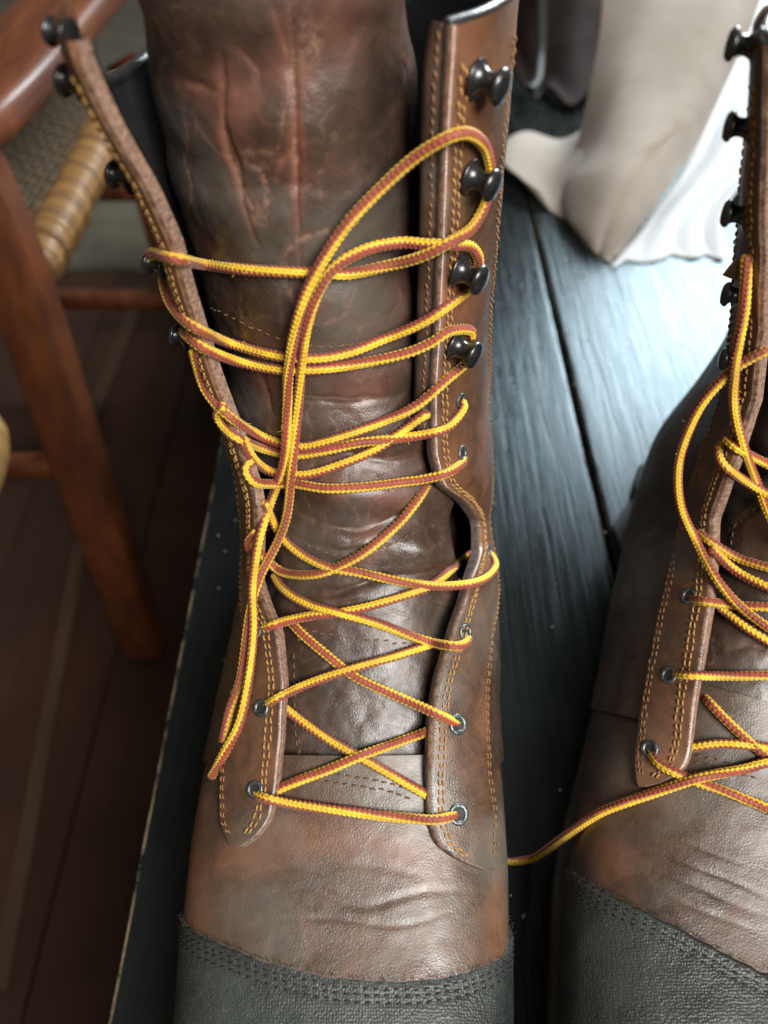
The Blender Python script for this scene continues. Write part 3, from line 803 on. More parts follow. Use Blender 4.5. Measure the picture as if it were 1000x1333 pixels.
specL = dict(facing=True, dip=0.05, utop_left=14.95, base=(-1.2, 15, 0), label='tall brown work boot in the middle, loose lace tails looping over its tongue', left=left_edge, right=right_edge, right_outer=right_outer, left_outer=left_outer, left_outer_top=True,
    cap_px=[(256, 1214), (275, 1224), (300, 1232), (350, 1252), (400, 1265), (450, 1274), (500, 1278), (550, 1277), (600, 1268), (640, 1254), (657, 1243)],
    vamp_creases=[([(330, 1175), (400, 1155), (470, 1180), (560, 1160), (640, 1165)], 0.16, 0.05), ([(350, 1200), (430, 1195), (520, 1205), (600, 1180)], 0.12, 0.04), ([(420, 1120), (500, 1130), (560, 1145)], 0.2, 0.04),
                  ([(300, 1150), (380, 1130), (460, 1150)], 0.14, 0.035)],
    vamp_wear=[([(300, 1120), (420, 1085), (480, 1090), (560, 1130)], 0.9, 0.5), ([(252, 1050), (252, 1190)], 0.9, 0.7), ([(650, 1160), (650, 1230)], 0.7, 0.5)],
    tongue_creases=[([(285, 60), (290, 130), (300, 200), (325, 290), (335, 330)], 0.10, 0.14, 1.0), ([(290, 130), (250, 110), (215, 105)], 0.09, 0.07, 0.8),
                    ([(378, 10), (383, 90), (385, 200), (390, 330), (395, 400)], 0.07, 0.09, 0.9), ([(355, 10), (372, 60), (381, 110)], 0.06, 0.06, 0.8),
                    ([(383, 190), (365, 215), (360, 240)], 0.05, 0.04, 0.7), ([(300, 60), (330, 90), (335, 120)], 0.07, 0.05, 0.6),
                    ([(340, 480), (350, 530), (372, 555)], 0.09, 0.10, 0.5), ([(390, 520), (450, 522), (530, 515)], 0.10, 0.09, 0.1), ([(300, 400), (340, 430), (360, 440)], 0.12, 0.08, 0.3),
                    ([(385, 668), (420, 682), (470, 690), (520, 670), (555, 655)], 0.15, 0.18, 0.2), ([(375, 690), (420, 712), (470, 715), (520, 690)], 0.12, 0.10, 0.1),
                    ([(400, 600), (450, 590), (500, 600), (545, 590)], 0.12, 0.10, 0.3), ([(360, 765), (430, 772), (500, 752), (560, 745), (600, 738)], 0.15, 0.26, 0.1), ([(360, 795), (430, 790), (480, 780)], 0.10, 0.08, 0.1),
                    ([(240, 240), (300, 250), (360, 240), (440, 250)], 0.2, 0.08, 0.1), ([(400, 300), (430, 330), (480, 330)], 0.15, 0.07, 0.1)],
    tongue_wear=[(300, 130, 0.9, 0.8), (380, 100, 0.7, 0.8), (470, 510, 1.0, 0.6), (500, 640, 0.9, 0.6), (490, 700, 0.6, 0.7), (420, 40, 0.8, 0.5), (400, 390, 0.6, 0.6), (350, 500, 0.8, 0.5), (440, 630, 0.6, 0.6), (250, 300, 0.8, 0.5)],
    tongue_darkening=[(500, 120, 1.0, 0.8), (530, 250, 1.0, 0.7), (250, 60, 0.8, 0.3)],  # round patches darker than the leather around them
    tongue_bulge=[(618, 690, 1.4, -2.6), (560, 690, 0.8, -0.1), (545, 720, 1.1, 0.35), (450, 650, 1.2, 0.25), (430, 400, 1.2, 0.2)],
    tongue_seams=[[(268, 398), (300, 412), (350, 435), (400, 449), (460, 448), (520, 432), (548, 420)], [(385, 815), (440, 828), (500, 835), (540, 838)], [(398, 708), (440, 722), (500, 712), (545, 690)],
                  [(383, 850), (383, 900), (386, 950), (388, 1000)], [(388, 960), (392, 985), (396, 1000)]],
    throat=[[(392, 1003), (450, 1010), (500, 1018), (548, 1032)], [(388, 1012), (450, 1021), (500, 1029), (545, 1043)]])
bootL, treeL, stripL, outL, tonL = build_boot(specL)

stR = stripL['right']; stLf = stripL['left']
hook_fix = {}
for x, y in ((620, 102), (612, 230), (597, 352), (592, 450)):
    p, nn = hit_tree(treeL, x, y)
    nn = np.array([0.80, -0.56, -0.02]); nn /= np.linalg.norm(nn)
    speed_hook(p+nn*0.03, nn, bootL, tilt=(0.0, 0.0, -0.06), s=1.0 if y < 300 else 1.05)
for y_t in (42, 108, 232, 345, 440):
    # hooks on the outside of the left flap: find the ring whose flap edge projects to that height
    us = np.linspace(11, 15.0, 400); P, N_ = stLf['pt'](us, 1.45, 0.0); _, yy = proj(P)
    k = int(np.argmin(np.abs(yy-y_t))); n_ = N_[k]*0+np.array([-0.93, 0.36, 0.05])
    speed_hook(P[k]-n_*(0.3 if y_t < 60 else 0.16), n_, bootL, s=0.68 if y_t < 60 else 0.8)

for x, y in ((600, 522), (602, 590), (637, 718), (606, 823), (596, 943), (597, 1060)):
    p, nn = hit_tree(treeL, x, y)
    if p is not None: eyelet(p, nn, bootL, s=1.25 if y > 900 else 1.0)
for x, y in ((332, 1028), (340, 922), (333, 822), (322, 712)):
    p, nn = hit_tree(treeL, x, y)
    if p is not None: eyelet(p, nn, bootL, s=1.05)

O = None; I = -0.35
LL = [
 # loose tail A: tip, up across the tongue, loop, hook, back to the left hook
 [(275, 1012, .3), (292, 980, .25), (312, 940, .25), (324, 880, .3), (330, 820, .35), (329, 764, .5), (337, 704, .8), (352, 655, 1.0), (370, 600, .75), (374, 530, .6), (376, 480, .6), (386, 420, .6), (406, 365, .65), (448, 297, .6), (500, 241, .9), (550, 198, O), (598, 174, .7), (626, 184, .55), (637, 212, .35), (636, 240, .35), (630, 268, .4), (612, 299, .4), (582, 317, .4), (545, 335, O), (500, 347, .3), (450, 357, .25), (410, 355, .25), (330, 352, .25), (262, 344, .4), (225, 336, 'D', 23.4), (200, 330, 'D', 23.6), (195, 336, 'D', 24.1)],
 # loose tail B: lies beside it and ends at the third hook
 [(290, 968, .2), (299, 925, .22), (314, 880, .25), (325, 800, .3), (338, 752, .45), (362, 704, .7), (374, 668, .65), (379, 620, .45), (387, 540, .3), (392, 480, .3), (398, 430, .32), (412, 385, .32), (434, 350, .45), (474, 326, .45), (520, 316, .8), (555, 318, O), (590, 319, .3), (612, 321, .32), (622, 334, .25), (622, 350, .1)],
 # c
 [(612, 362, .2), (608, 378, .25), (570, 408, .25), (540, 425, O), (501, 441, .25), (455, 459, .2), (410, 467, .2), (360, 463, .2), (300, 447, .3), (250, 424, .3), (224, 398, 'D', 25.6), (214, 374, 'D', 25.9), (212, 360, 'D', 26.1)],
 # d
 [(614, 440, .15), (612, 430, .25), (586, 431, .25), (560, 447, O), (528, 460, O), (474, 472, .22), (420, 480, .2), (365, 481, .2), (315, 472, .3), (270, 456, .35), (245, 438, 'D', 27.2), (238, 430, 'D', 27.5), (238, 438, 'D', 27.8)],
 # e
 [(610, 462, .15), (605, 474, .25), (582, 494, .25), (541, 529, O), (500, 548, .22), (474, 558, .2), (425, 575, .22), (388, 582, .22), (340, 568, .25), (296, 540, .3), (268, 508, 'D', 28.0), (255, 470, 'D', 28.2), (252, 455, 'D', 28.5)],
 # f
 [(598, 520, I), (603, 532, .22), (583, 556, .22), (550, 566, O), (515, 571, .22), (470, 576, .22), (425, 586, .22), (385, 592, .2), (345, 585, .25), (305, 568, .3), (286, 548, 'D', 30.2), (284, 535, 'D', 30.6), (292, 528, 'D', 31.2)],
 # g
 [(574, 530, -1.3), (560, 537, -.7), (545, 545, O), (523, 562, .2), (487, 586, .2), (440, 606, .18), (400, 618, .18), (360, 616, .2), (335, 603, .3), (322, 585, 'D', 30.9), (316, 568, 'D', 31.2)],
 # h
 [(603, 594, I), (601, 603, .22), (582, 616, .22), (550, 624, O), (528, 627, .22), (474, 634, .2), (425, 636, .2), (385, 630, .2), (355, 630, .25), (332, 628, .3), (321, 615, 'D', 31.0), (322, 605, 'D', 31.5), (330, 600, 'D', 32)],
 # i
 [(560, 626, I), (552, 638, O), (540, 656, .2), (518, 682, .22), (479, 716, .22), (440, 738, .2), (408, 748, .2), (372, 746, .2), (352, 734, .3), (335, 716, .3), (325, 702, .2)],
 # j
 [(637, 720, I), (644, 738, .2), (622, 757, .22), (570, 763, O), (518, 756, .22), (470, 746, .2), (430, 739, .2), (396, 724, .2), (371, 704, .22), (356, 680, .3), (345, 655, .1)],
 [(340, 722, .1), (328, 718, .25), (324, 705, .25), (334, 692, .1)],
 # k
 [(612, 722, O), (604, 728, .1), (585, 743, .1), (557, 764, .16), (492, 786, .2), (440, 798, .2), (408, 801, .2), (375, 808, .3), (350, 816, .25), (337, 821, I)],
 # l
 [(609, 824, I), (608, 835, .2), (596, 841, .2), (570, 838, .2), (544, 831, .22), (492, 812, .22), (440, 798, .38), (410, 790, .25), (384, 778, .2), (366, 764, .2), (356, 748, .1)],
 # m
 [(572, 834, I), (556, 840, .1), (518, 853, .2), (480, 864, .22), (440, 876, .4), (408, 887, .22), (378, 900, .3), (355, 912, .25), (343, 921, I)],
 # n
 [(600, 945, I), (590, 940, .22), (557, 924, .25), (505, 901, .22), (461, 880, .22), (420, 848, .2), (395, 827, .2), (380, 812, .1), (365, 800, -.4)],
 # o
 [(572, 946, I), (552, 954, .1), (505, 971, .22), (470, 984, .42), (430, 1001, .24), (395, 1014, .2), (370, 1024, .0), (350, 1034, -.4)],
 # p
 [(565, 1040, I), (549, 1031, .1), (505, 1006, .22), (466, 984, .22), (430, 964, .22), (400, 944, .2), (381, 930, .1), (362, 915, -.4)],
 # q
 [(331, 1027, I), (338, 1036, .2), (370, 1045, .25), (418, 1052, .2), (480, 1060, .2), (530, 1065, .24), (565, 1067, .25), (590, 1062, .2), (600, 1058, I)],
]
paths = [lace_path(c, treeL) for c in LL]
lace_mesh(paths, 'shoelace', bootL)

# ------------------------------------------------------------------ RIGHT boot, cut by the picture's right side
ANG = math.radians(-18)
ca, sa = math.cos(ANG), math.sin(ANG)
def xfR(p):
    x = -(p[..., 0]+1.0); x = np.where(x < 0, x*(1-0.34*np.exp(-((p[..., 2]-14)/7.0)**2)), x); y = p[..., 1]-22.0; z = p[..., 2]
    lean = np.clip((z-12)/18, 0, 1)*-0.3
    return np.stack([17.4+ca*x-sa*y-lean, 22.0+sa*x+ca*y, z], -1)
left_edge2 = [('px', 868, 1035, 0.0), ('px', 885, 1026, 0.0), ('px', 896, 1005, 0.05), ('px', 902, 975, 0.2), ('px', 910, 920, 0.3), ('px', 922, 860, 0.3), ('px', 935, 790, 0.3), ('px', 942, 730, 0.35), ('px', 946, 680, 0.4),
              ('pY', 966, 600, 19.8), ('pY', 992, 520, 20.6), ('pY', 1002, 430, 20.9), ('pY', 1006, 330, 20.8), ('pY', 1010, 200, 20.4), ('pY', 1014, 90, 20.2), ('pY', 1016, 0, 20.0)]
right_edge2 = [('ut', 6.7, -1.1, 0.0), ('ut', 6.9, -0.75, 0.1), ('ut', 7.4, -0.55, 0.3), ('ut', 9, -0.5, 0.3), ('ut', 11, -0.6, 0.4), ('ut', 13, -0.6, 0.4), ('ut', 15.2, -0.6, 0.4)]
specR = dict(base=(16.5, 18, 0), label='brown work boot at the right photo edge, one lace tail trailing toward the other boot', mir=True, xf=xfR, ang=ANG, left=left_edge2, right=right_edge2,
    cap_px=[(700, 1119), (730, 1132), (760, 1147), (800, 1166), (850, 1191), (900, 1217), (950, 1244), (990, 1264)], cap_half=True,
    vamp_creases=[([(770, 1090), (850, 1130), (930, 1165), (995, 1195)], 0.14, 0.06), ([(800, 1080), (880, 1120), (960, 1150), (998, 1170)], 0.10, 0.05), ([(850, 1070), (900, 1100), (980, 1130)], 0.10, 0.04), ([(820, 1140), (900, 1180), (990, 1215)], 0.12, 0.04)],
    vamp_wear=[([(760, 1060), (800, 1120)], 0.8, 0.6)],
    tongue_creases=[([(950, 690), (975, 670), (998, 655)], 0.1, 0.08, 0.1), ([(945, 850), (975, 840), (998, 845)], 0.12, 0.07, 0.1)],
    tongue_seams=[[(950, 720), (955, 690), (975, 668), (995, 655)]],
    throat=[[(905, 985), (940, 990), (995, 1008)], [(903, 994), (940, 1000), (995, 1018)]], uv_top=8.0)
bootR, treeR, stripR, outR, tonR = build_boot(specR)
sR = stripR['left']
for y_t in (20, 165, 280, 385, 470):
    us = np.linspace(10, 14.8, 400); P, N_ = sR['pt'](us, 1.0, 0.0); _, yy = proj(P)
    k = int(np.argmin(np.abs(yy-y_t))); n_ = np.array([-0.97, 0.22, 0.0]); speed_hook(P[k]-n_*0.15, n_, bootR, s=0.82)
for x, y in ((897, 776), (871, 879), (846, 975)):
    p, nn = hit_tree(treeR, x, y)
    if p is not None: eyelet(p, nn, bootR, s=1.1)
LR = [
 [(972, 330, 'D', 23.5), (969, 400, 'D', 24.5), (957, 475, 'D', 26.0), (956, 531, 'D', 27.3), (970, 588, 'D', 28.3), (986, 630, .5), (1002, 672, .4), (1030, 720, .3)],
 [(1000, 455, 'D', 25.6), (975, 468, 'D', 26), (949, 486, 'D', 26.5), (915, 524, 'D', 27.5), (893, 569, 'D', 28.6), (883, 610, 'D', 29.4), (886, 657, 'D', 30.0), (904, 700, .7), (930, 749, .5), (962, 788, .45), (1005, 820, .35), (1040, 840, .3)],
 [(896, 774, I), (902, 780, .2), (941, 786, .25), (975, 789, .2), (1010, 790, .2), (1040, 788, .2)],
 [(930, 784, -.3), (942, 795, .1), (971, 817, .2), (1005, 838, .2), (1040, 860, .2)],
 [(908, 692, .1), (923, 704, .25), (960, 726, .22), (1005, 740, .2), (1040, 750, .2)],
 [(925, 712, .1), (936, 724, .22), (962, 746, .2), (1005, 767, .2), (1040, 780, .2)],
 [(871, 878, I), (885, 879, .2), (915, 880, .25), (960, 880, .2), (1010, 879, .2), (1040, 879, .2)],
 [(938, 574, 'D', 29.2), (938, 598, 'D', 29.6), (958, 618, 'D', 29.8), (1002, 645, .3), (1030, 655, .3)],
 [(944, 570, 'D', 29.4), (962, 585, 'D', 29.4), (1003, 606, .3), (1030, 618, .3)],
 [(912, 902, -.3), (922, 913, .1), (946, 938, .2), (975, 965, .22), (1005, 990, .2), (1030, 1010, .2)],
 [(893, 976, -.3), (907, 972, .1), (946, 968, .2), (1003, 974, .2), (1035, 985, .2)],
 [(845, 974, I), (851, 986, .2), (865, 999, .22), (906, 1017, .22), (946, 1031, .2), (1003, 1054, .2), (1040, 1075, .2)],
 [(1035, 985, .4), (1000, 992, .4), (964, 1002, .35), (910, 1013, .5), (856, 1031, .24), (820, 1043, .22), (784, 1057, .25), (757, 1074, .35), (730, 1093, 'D', 31.5), (705, 1112, 'D', 34.0), (690, 1119, 'D', 35.0), (662, 1122, 'D', 35.0), (630, 1115, 'D', 35.0)],
]
paths = [lace_path(c, treeR) for c in LR]
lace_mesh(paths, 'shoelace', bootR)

# ------------------------------------------------------------------ bench of black painted planks
def bench_mat():
    m, n, b = nt('black_painted_wood')
    v = mapping(n, (1, 0.045, 1)); v0 = mapping(n)
    wv = noise(n, v, 260, 5, 0.65, 0.25); w2 = noise(n, mapping(n, (1, 0.03, 1)), 700, 3, 0.6)
    f = noise(n, v0, 18, 4, 0.6)
    c = ramp(n, f, [(0.35, (0.006, 0.007, 0.007)), (0.7, (0.014, 0.016, 0.016))])
    c = mixc(n, ramp(n, wv, [(0.3, (0, 0, 0)), (0.7, (.5, .5, .5))]), c, (0.018, 0.020, 0.020))
    sc = noise(n, mapping(n, (1, 0.12, 1)), 90, 3, 0.8)
    wear = math_(n, 'GREATER_THAN', sc, 0.735)
    c = mixc(n, math_(n, 'MULTIPLY', wear, 0.5), c, (0.20, 0.18, 0.15))
    at = add(n, 'ShaderNodeAttribute', attribute_name='wear')
    nn = noise(n, v0, 60, 5, 0.7)
    we = math_(n, 'MULTIPLY', at.outputs['Fac'], ramp(n, nn, [(0.42, (0, 0, 0)), (0.6, (1, 1, 1))]))
    c = mixc(n, we, c, (0.30, 0.23, 0.15))
    df = add(n, 'ShaderNodeBsdfDiffuse'); n.links.new(c, df.inputs['Color'])
    gl = add(n, 'ShaderNodeBsdfAnisotropic'); gl.distribution = 'BECKMANN'; gl.inputs['Color'].default_value = (0.38, 0.46, 0.51, 1)
    fr = add(n, 'ShaderNodeFresnel'); fr.inputs['IOR'].default_value = 1.5
    mx = add(n, 'ShaderNodeMixShader'); n.links.new(fr.outputs[0], mx.inputs[0]); n.links.new(df.outputs[0], mx.inputs[1]); n.links.new(gl.outputs[0], mx.inputs[2])
    n.links.new(mx.outputs[0], n.nodes['Material Output'].inputs['Surface'])
    r = ramp(n, wv, [(0.3, (0.20, 0.20, 0.20)), (0.7, (0.34, 0.34, 0.34))]); n.links.new(r, gl.inputs['Roughness'])
    p = bump(n, b, wv, 0.6, 0.0007); p = bump(n, b, w2, 0.3, 0.0002, p); n.links.new(p, df.inputs['Normal']); n.links.new(p, gl.inputs['Normal'])
    return m
M_BENCH = bench_mat()
bench = empty('bench', (12, 45, -45), 'black painted plank bench with visible wood grain under both boots', 'bench')
def plank(x0, x1, y0, y1, z0=-3.2, z1=0.0):
    nx = 150; ny = 160
    xs = np.concatenate([[x0, x0, x0+0.05, x0+0.14], np.linspace(x0+0.25, x1-0.25, nx), [x1-0.14, x1-0.05, x1, x1]])
    zs = np.concatenate([[z0, z1-0.22, z1-0.08, z1-0.02], np.full(nx, z1), [z1-0.02, z1-0.08, z1-0.22, z0]])
    ys = np.linspace(y0, y1, ny)
    X, Y = np.meshgrid(xs, ys, indexing='xy'); Z = np.broadcast_to(zs, X.shape).copy()
    P = np.stack([X*3.0, Y*0.10, 0*X], -1)
    Z[:, 4:-4] += 0.005*fbm(P, 0.5, 2, x0)[:, 4:-4]
    X = X.copy(); 
    ed = 0.03*vnoise(np.stack([0*Y, Y, 0*Y], -1), 0.8, x0)
    X[:, :4] += ed[:, :4]; X[:, -4:] += ed[:, -4:]
    V = np.stack([X, Y, Z], -1).reshape(-1, 3)
    wear = np.zeros(X.shape); wear[:, 1:4] = 1.0 if x0 < 0 else 0.2; wear[:, -4:-1] = 0.2
    F = grid_faces(X.shape[0], X.shape[1])
    a = list(range(X.shape[1])); bq = [(ny-1)*X.shape[1]+k for k in a]
    o = mesh('plank', V, F.tolist()+[a[::-1], bq], M_BENCH, attrs={'wear': wear.ravel()})
    return put(o, bench)
plank(-11.2, 13.55, -30, 150); plank(13.85, 39.0, -30, 150); plank(39.3, 64, -30, 150)
for y in (-20, 60, 140):
    put(mesh('cross_rail', *box_arrays((26, y, -6.2), (68, 6, 5.8), None, 0.3), M_BENCH, smooth=False), bench)
for x in (-6, 58):
    for y in (-20, 140):
        put(mesh('leg', *box_arrays((x, y, -27.1), (6, 5.9, 35.8), None, 0.3), M_BENCH, smooth=False), bench)

# ------------------------------------------------------------------ floor boards
def wood(name, dark, light, rough, sc=(1, .08, 1), coat=0.1, scale=120):
    m, n, b = nt(name); v = mapping(n, sc); f = noise(n, v, scale, 5, 0.6, 0.4); g = noise(n, mapping(n), 8, 3)
    c = ramp(n, f, [(0.3, dark), (0.7, light)]); c = mixc(n, ramp(n, g, [(0.35, (0, 0, 0)), (0.7, (.6, .6, .6))]), c, tuple(x*0.6 for x in dark))
    n.links.new(c, b.inputs['Base Color']); b.inputs['Roughness'].default_value = rough; b.inputs['Coat Weight'].default_value = coat
    bump(n, b, f, 0.3, 0.001); return m
M_FLOOR = wood('brown_floor_wood', (0.036, 0.011, 0.004), (0.062, 0.020, 0.007), 0.7, scale=40)
M_JOINT = wood('pale_floor_strip', (0.06, 0.032, 0.017), (0.10, 0.055, 0.03), 0.6, scale=60)
M_DARK = simple('dark_gap', (0.01, 0.006, 0.004), 0.9)
fl = mesh('floor', *box_arrays((-40, 150, -49), (900, 900, 2)), M_DARK, smooth=False); fl['kind'] = 'structure'
bx = -190.0
k = 0
floor_board_mesh = {}
while bx < 80:
    w = 17.5
    key = 'b'
    if key not in floor_board_mesh:
        o = mesh('floor_board', *box_arrays((0, 0, 0), (w-0.25, 620, 2.8), None, 0.12), M_FLOOR, smooth=False); floor_board_mesh[key] = o.data
    else:
        o = bpy.data.objects.new('floor_board', floor_board_mesh[key]); COL.objects.link(o)
    o.location = ((bx+w/2)*SC, (200+random.uniform(-15, 15))*SC, (-46.4+random.uniform(-.05, .05))*SC); o.parent = fl
    bx += w
def strip(P0, P1, w, h=0.5):
    P0 = np.array(P0, float); P1 = np.array(P1, float); d = P1-P0; L = np.linalg.norm(d); a = math.atan2(-d[0], d[1])
    R = [[math.cos(a), -math.sin(a), 0], [math.sin(a), math.cos(a), 0], [0, 0, 1]]
    o = mesh('floor_batten', *box_arrays((P0+P1)/2+np.array([0, 0, h/2]), (w, L, h), R, 0.1), M_JOINT, smooth=False); o.parent = fl
strip(pxZ(0, 1290, -45), pxZ(106, 705, -45), 1.7); strip(pxZ(118, 545, -45), pxZ(188, 375, -45), 2.4)

# added grey sheet further back, painting the lit patch of floor
def cloth_mat(name, c0, c1, rough=0.85, trans=0.0, weave=1600, sheen=0.2):
    m, n, b = nt(name); v = mapping(n); f = noise(n, v, 14, 3); w = noise(n, v, weave, 2, 0.7)
    c = ramp(n, f, [(0.35, c0), (0.65, c1)])
    n.links.new(c, b.inputs['Base Color']); b.inputs['Roughness'].default_value = rough; b.inputs['Sheen Weight'].default_value = sheen; b.inputs['Specular IOR Level'].default_value = 0.12
    bump(n, b, w, 0.25, 0.0004)
    if trans:
        t = add(n, 'ShaderNodeBsdfTranslucent'); n.links.new(c, t.inputs['Color']); mx = add(n, 'ShaderNodeMixShader'); mx.inputs[0].default_value = trans
        outn = n.nodes['Material Output']; n.links.new(b.outputs[0], mx.inputs[1]); n.links.new(t.outputs[0], mx.inputs[2]); n.links.new(mx.outputs[0], outn.inputs['Surface'])
    return m
M_LIT_FLOOR = cloth_mat('grey_lit_floor', (0.085, 0.074, 0.05), (0.12, 0.105, 0.075), 0.95, weave=500)
nx, ny = 60, 60
X, Y = np.meshgrid(np.linspace(-175, -45, nx), np.linspace(128, 330, ny), indexing='ij'); Z = -44.4+0.25*fbm(np.stack([X, Y, 0*X], -1), 0.06, 3)
Vr = np.stack([X, Y, Z], -1).reshape(-1, 3); lit_floor_patch = mesh('lit_floor_patch', Vr, grid_faces(nx, ny), M_LIT_FLOOR)
so = lit_floor_patch.modifiers.new('thickness', 'SOLIDIFY'); so.thickness = 0.01; so.offset = 1
lit_floor_patch['label'] = 'added grey sheet for the lit patch of floor beyond the wooden chair'; lit_floor_patch['category'] = 'lit_floor_patch'

# ------------------------------------------------------------------ armchair with woven cane seat
M_CHAIR = wood('red_brown_varnish', (0.070, 0.017, 0.005), (0.18, 0.050, 0.012), 0.5, (1, .15, .3), 0.12, 70)
M_CANE = wood('golden_cane', (0.20, 0.10, 0.03), (0.36, 0.19, 0.06), 0.5, (1, 1, 1), 0.2, 160)
M_CANE_DK = wood('browned_cane', (0.14, 0.065, 0.022), (0.24, 0.12, 0.04), 0.55, (1, 1, 1), 0.1, 160)
def weave_mat():
    m, n, b = nt('woven_rush'); v = mapping(n)
    w1 = add(n, 'ShaderNodeTexWave', wave_type='BANDS', bands_direction='X'); w1.inputs['Scale'].default_value = 38; w1.inputs['Distortion'].default_value = 1.5; n.links.new(v, w1.inputs['Vector'])
    w2 = add(n, 'ShaderNodeTexWave', wave_type='BANDS', bands_direction='Y'); w2.inputs['Scale'].default_value = 30; w2.inputs['Distortion'].default_value = 1.5; n.links.new(v, w2.inputs['Vector'])
    h = math_(n, 'MULTIPLY', w1.outputs['Fac'], w2.outputs['Fac'])
    c = ramp(n, h, [(0.05, (0.03, 0.018, 0.009)), (0.6, (0.14, 0.09, 0.042))]); n.links.new(c, b.inputs['Base Color']); b.inputs['Roughness'].default_value = 0.75
    bump(n, b, h, 0.8, 0.003); return m
M_WEAVE = weave_mat()
chair = empty('armchair', (-50, 76, -45), 'red-brown wooden armchair with woven cane seat standing left of the bench', 'chair')
def beam(name, pts, w, h, root, mat, up=(0, 0, 1), bev=0.35):
    """swept rounded rectangle; w across, h along the up direction; width and height may be arrays"""
    C, s = resample(np.array(pts, float), 1.0); T = np.gradient(C, axis=0); T /= np.linalg.norm(T, axis=1)[:, None]
    Uv = np.array(up, float); A = np.cross(T, Uv); A /= np.linalg.norm(A, axis=1)[:, None]; B = np.cross(A, T)
    w = np.interp(s, np.linspace(0, s[-1], len(np.atleast_1d(w))), np.atleast_1d(w)); h = np.interp(s, np.linspace(0, s[-1], len(np.atleast_1d(h))), np.atleast_1d(h))
    a = np.linspace(0, 2*PI, 24, endpoint=False); cx = np.sign(np.cos(a))*np.abs(np.cos(a))**bev; sy = np.sign(np.sin(a))*np.abs(np.sin(a))**bev
    V = C[:, None]+A[:, None]*(cx*0.5)[None, :, None]*w[:, None, None]+B[:, None]*(sy*0.5)[None, :, None]*h[:, None, None]
    n = len(C); m = 24; F = grid_faces(n, m, wrap=True).tolist(); F.append(list(range(m))[::-1]); F.append([(n-1)*m+i for i in range(m)])
    return put(mesh(name, V.reshape(-1, 3), F, mat), root)
beam('leg', [(-32.0, 58.5, 10), (-31.2, 57.5, 1), (-30.2, 52.5, -20), (-28.7, 47, -45)], [4.6, 4.8, 4.8, 4.2], [4.0, 4.0, 4.0, 3.8], chair, M_CHAIR, up=(0, 1, 0))
beam('leg', [(-30.5, 99, -0.5), (-30.5, 98, -2), (-29.6, 97, -20), (-28, 98, -45)], [5, 5, 5.5, 5], [5, 5, 5, 5], chair, M_CHAIR, up=(0, 1, 0))
beam('leg', [(-80, 58, 10), (-79, 57.5, 1), (-79, 52.5, -20), (-80, 47, -45)], 5, 4.2, chair, M_CHAIR, up=(0, 1, 0))
beam('leg', [(-78, 100, 40), (-79, 98, -2), (-79, 97, -20), (-80, 98, -45)], 5, 5, chair, M_CHAIR, up=(0, 1, 0))
beam('armrest', [(-38, 50, 9.5), (-33.5, 57, 11.2), (-31, 66, 12), (-29.4, 80, 12.6), (-27.5, 98, 13.2), (-28, 110, 14)], [8.0, 8.5, 8.0, 7.6, 7.5, 6], [3.2, 3.4, 3.2, 3.2, 3.2, 3], chair, M_CHAIR, bev=0.5)
beam('armrest', [(-75, 50, 9.5), (-78, 57, 11.2), (-80, 66, 12), (-81, 80, 12.6), (-82, 98, 13.2)], 5.6, 3.2, chair, M_CHAIR, bev=0.5)
for z, y in ((-13, 97), (-30, 97)):
    beam('rung', [(-79, y, z), (-55, y, z+0.3), (-30, y, z)], 2.6, 2.8, chair, M_CHAIR, bev=0.8)
beam('rung', [(-79, 53, -19), (-55, 53, -18.8), (-30, 53, -19)], 2.4, 2.4, chair, M_CHAIR, bev=0.8)
beam('back_rail', [(-79, 99, 30), (-55, 104, 32), (-31, 101, 30)], 3, 6, chair, M_CHAIR)
nx, ny = 90, 90
X, Y = np.meshgrid(np.linspace(-79, -31, nx), np.linspace(60, 97, ny), indexing='ij')
Z = -0.6-0.9*np.exp(-(((X+55)/20)**2+((Y-78)/16)**2))+0.12*np.sin(X*2.4)*np.sin(Y*2.4)
seat = mesh('woven_seat', np.stack([X, Y, Z], -1).reshape(-1, 3), grid_faces(nx, ny), M_WEAVE); put(seat, chair)
so = seat.modifiers.new('thickness', 'SOLIDIFY'); so.thickness = 0.012
beam('seat_rail', [(-31, 60, -1.6), (-31, 97, -1.6)], 2.6, 2.6, chair, M_CANE_DK, bev=1)
beam('seat_rail', [(-79, 60, -1.6), (-31, 60, -1.6)], 2.6, 2.6, chair, M_CANE_DK, bev=1)
th = np.linspace(0, 2*PI, 19); ring0 = np.stack([1.62*np.cos(th), 0.28*np.sin(th), 1.62*np.sin(th)], -1)
Vc, Fc = tube_arrays(ring0, 0.56, 8, cap=False)
wraps = [None, None]
for i in range(36):
    j = 0 if i % 3 else 1
    if wraps[j] is None:
        o = mesh('cane_wrap', Vc, Fc, [M_CANE, M_CANE_DK][j]); wraps[j] = o.data
    else:
        o = bpy.data.objects.new('cane_wrap', wraps[j]); COL.objects.link(o)
    o.location = Vector((-31+random.uniform(-.08, .08), 60.5+i*1.02, -1.4+random.uniform(-.08, .08)))*SC
    s_ = random.uniform(0.94, 1.1); o.scale = (s_, 1, s_)
    o.parent = chair; o.matrix_parent_inverse = Matrix.Translation(-chair.location)

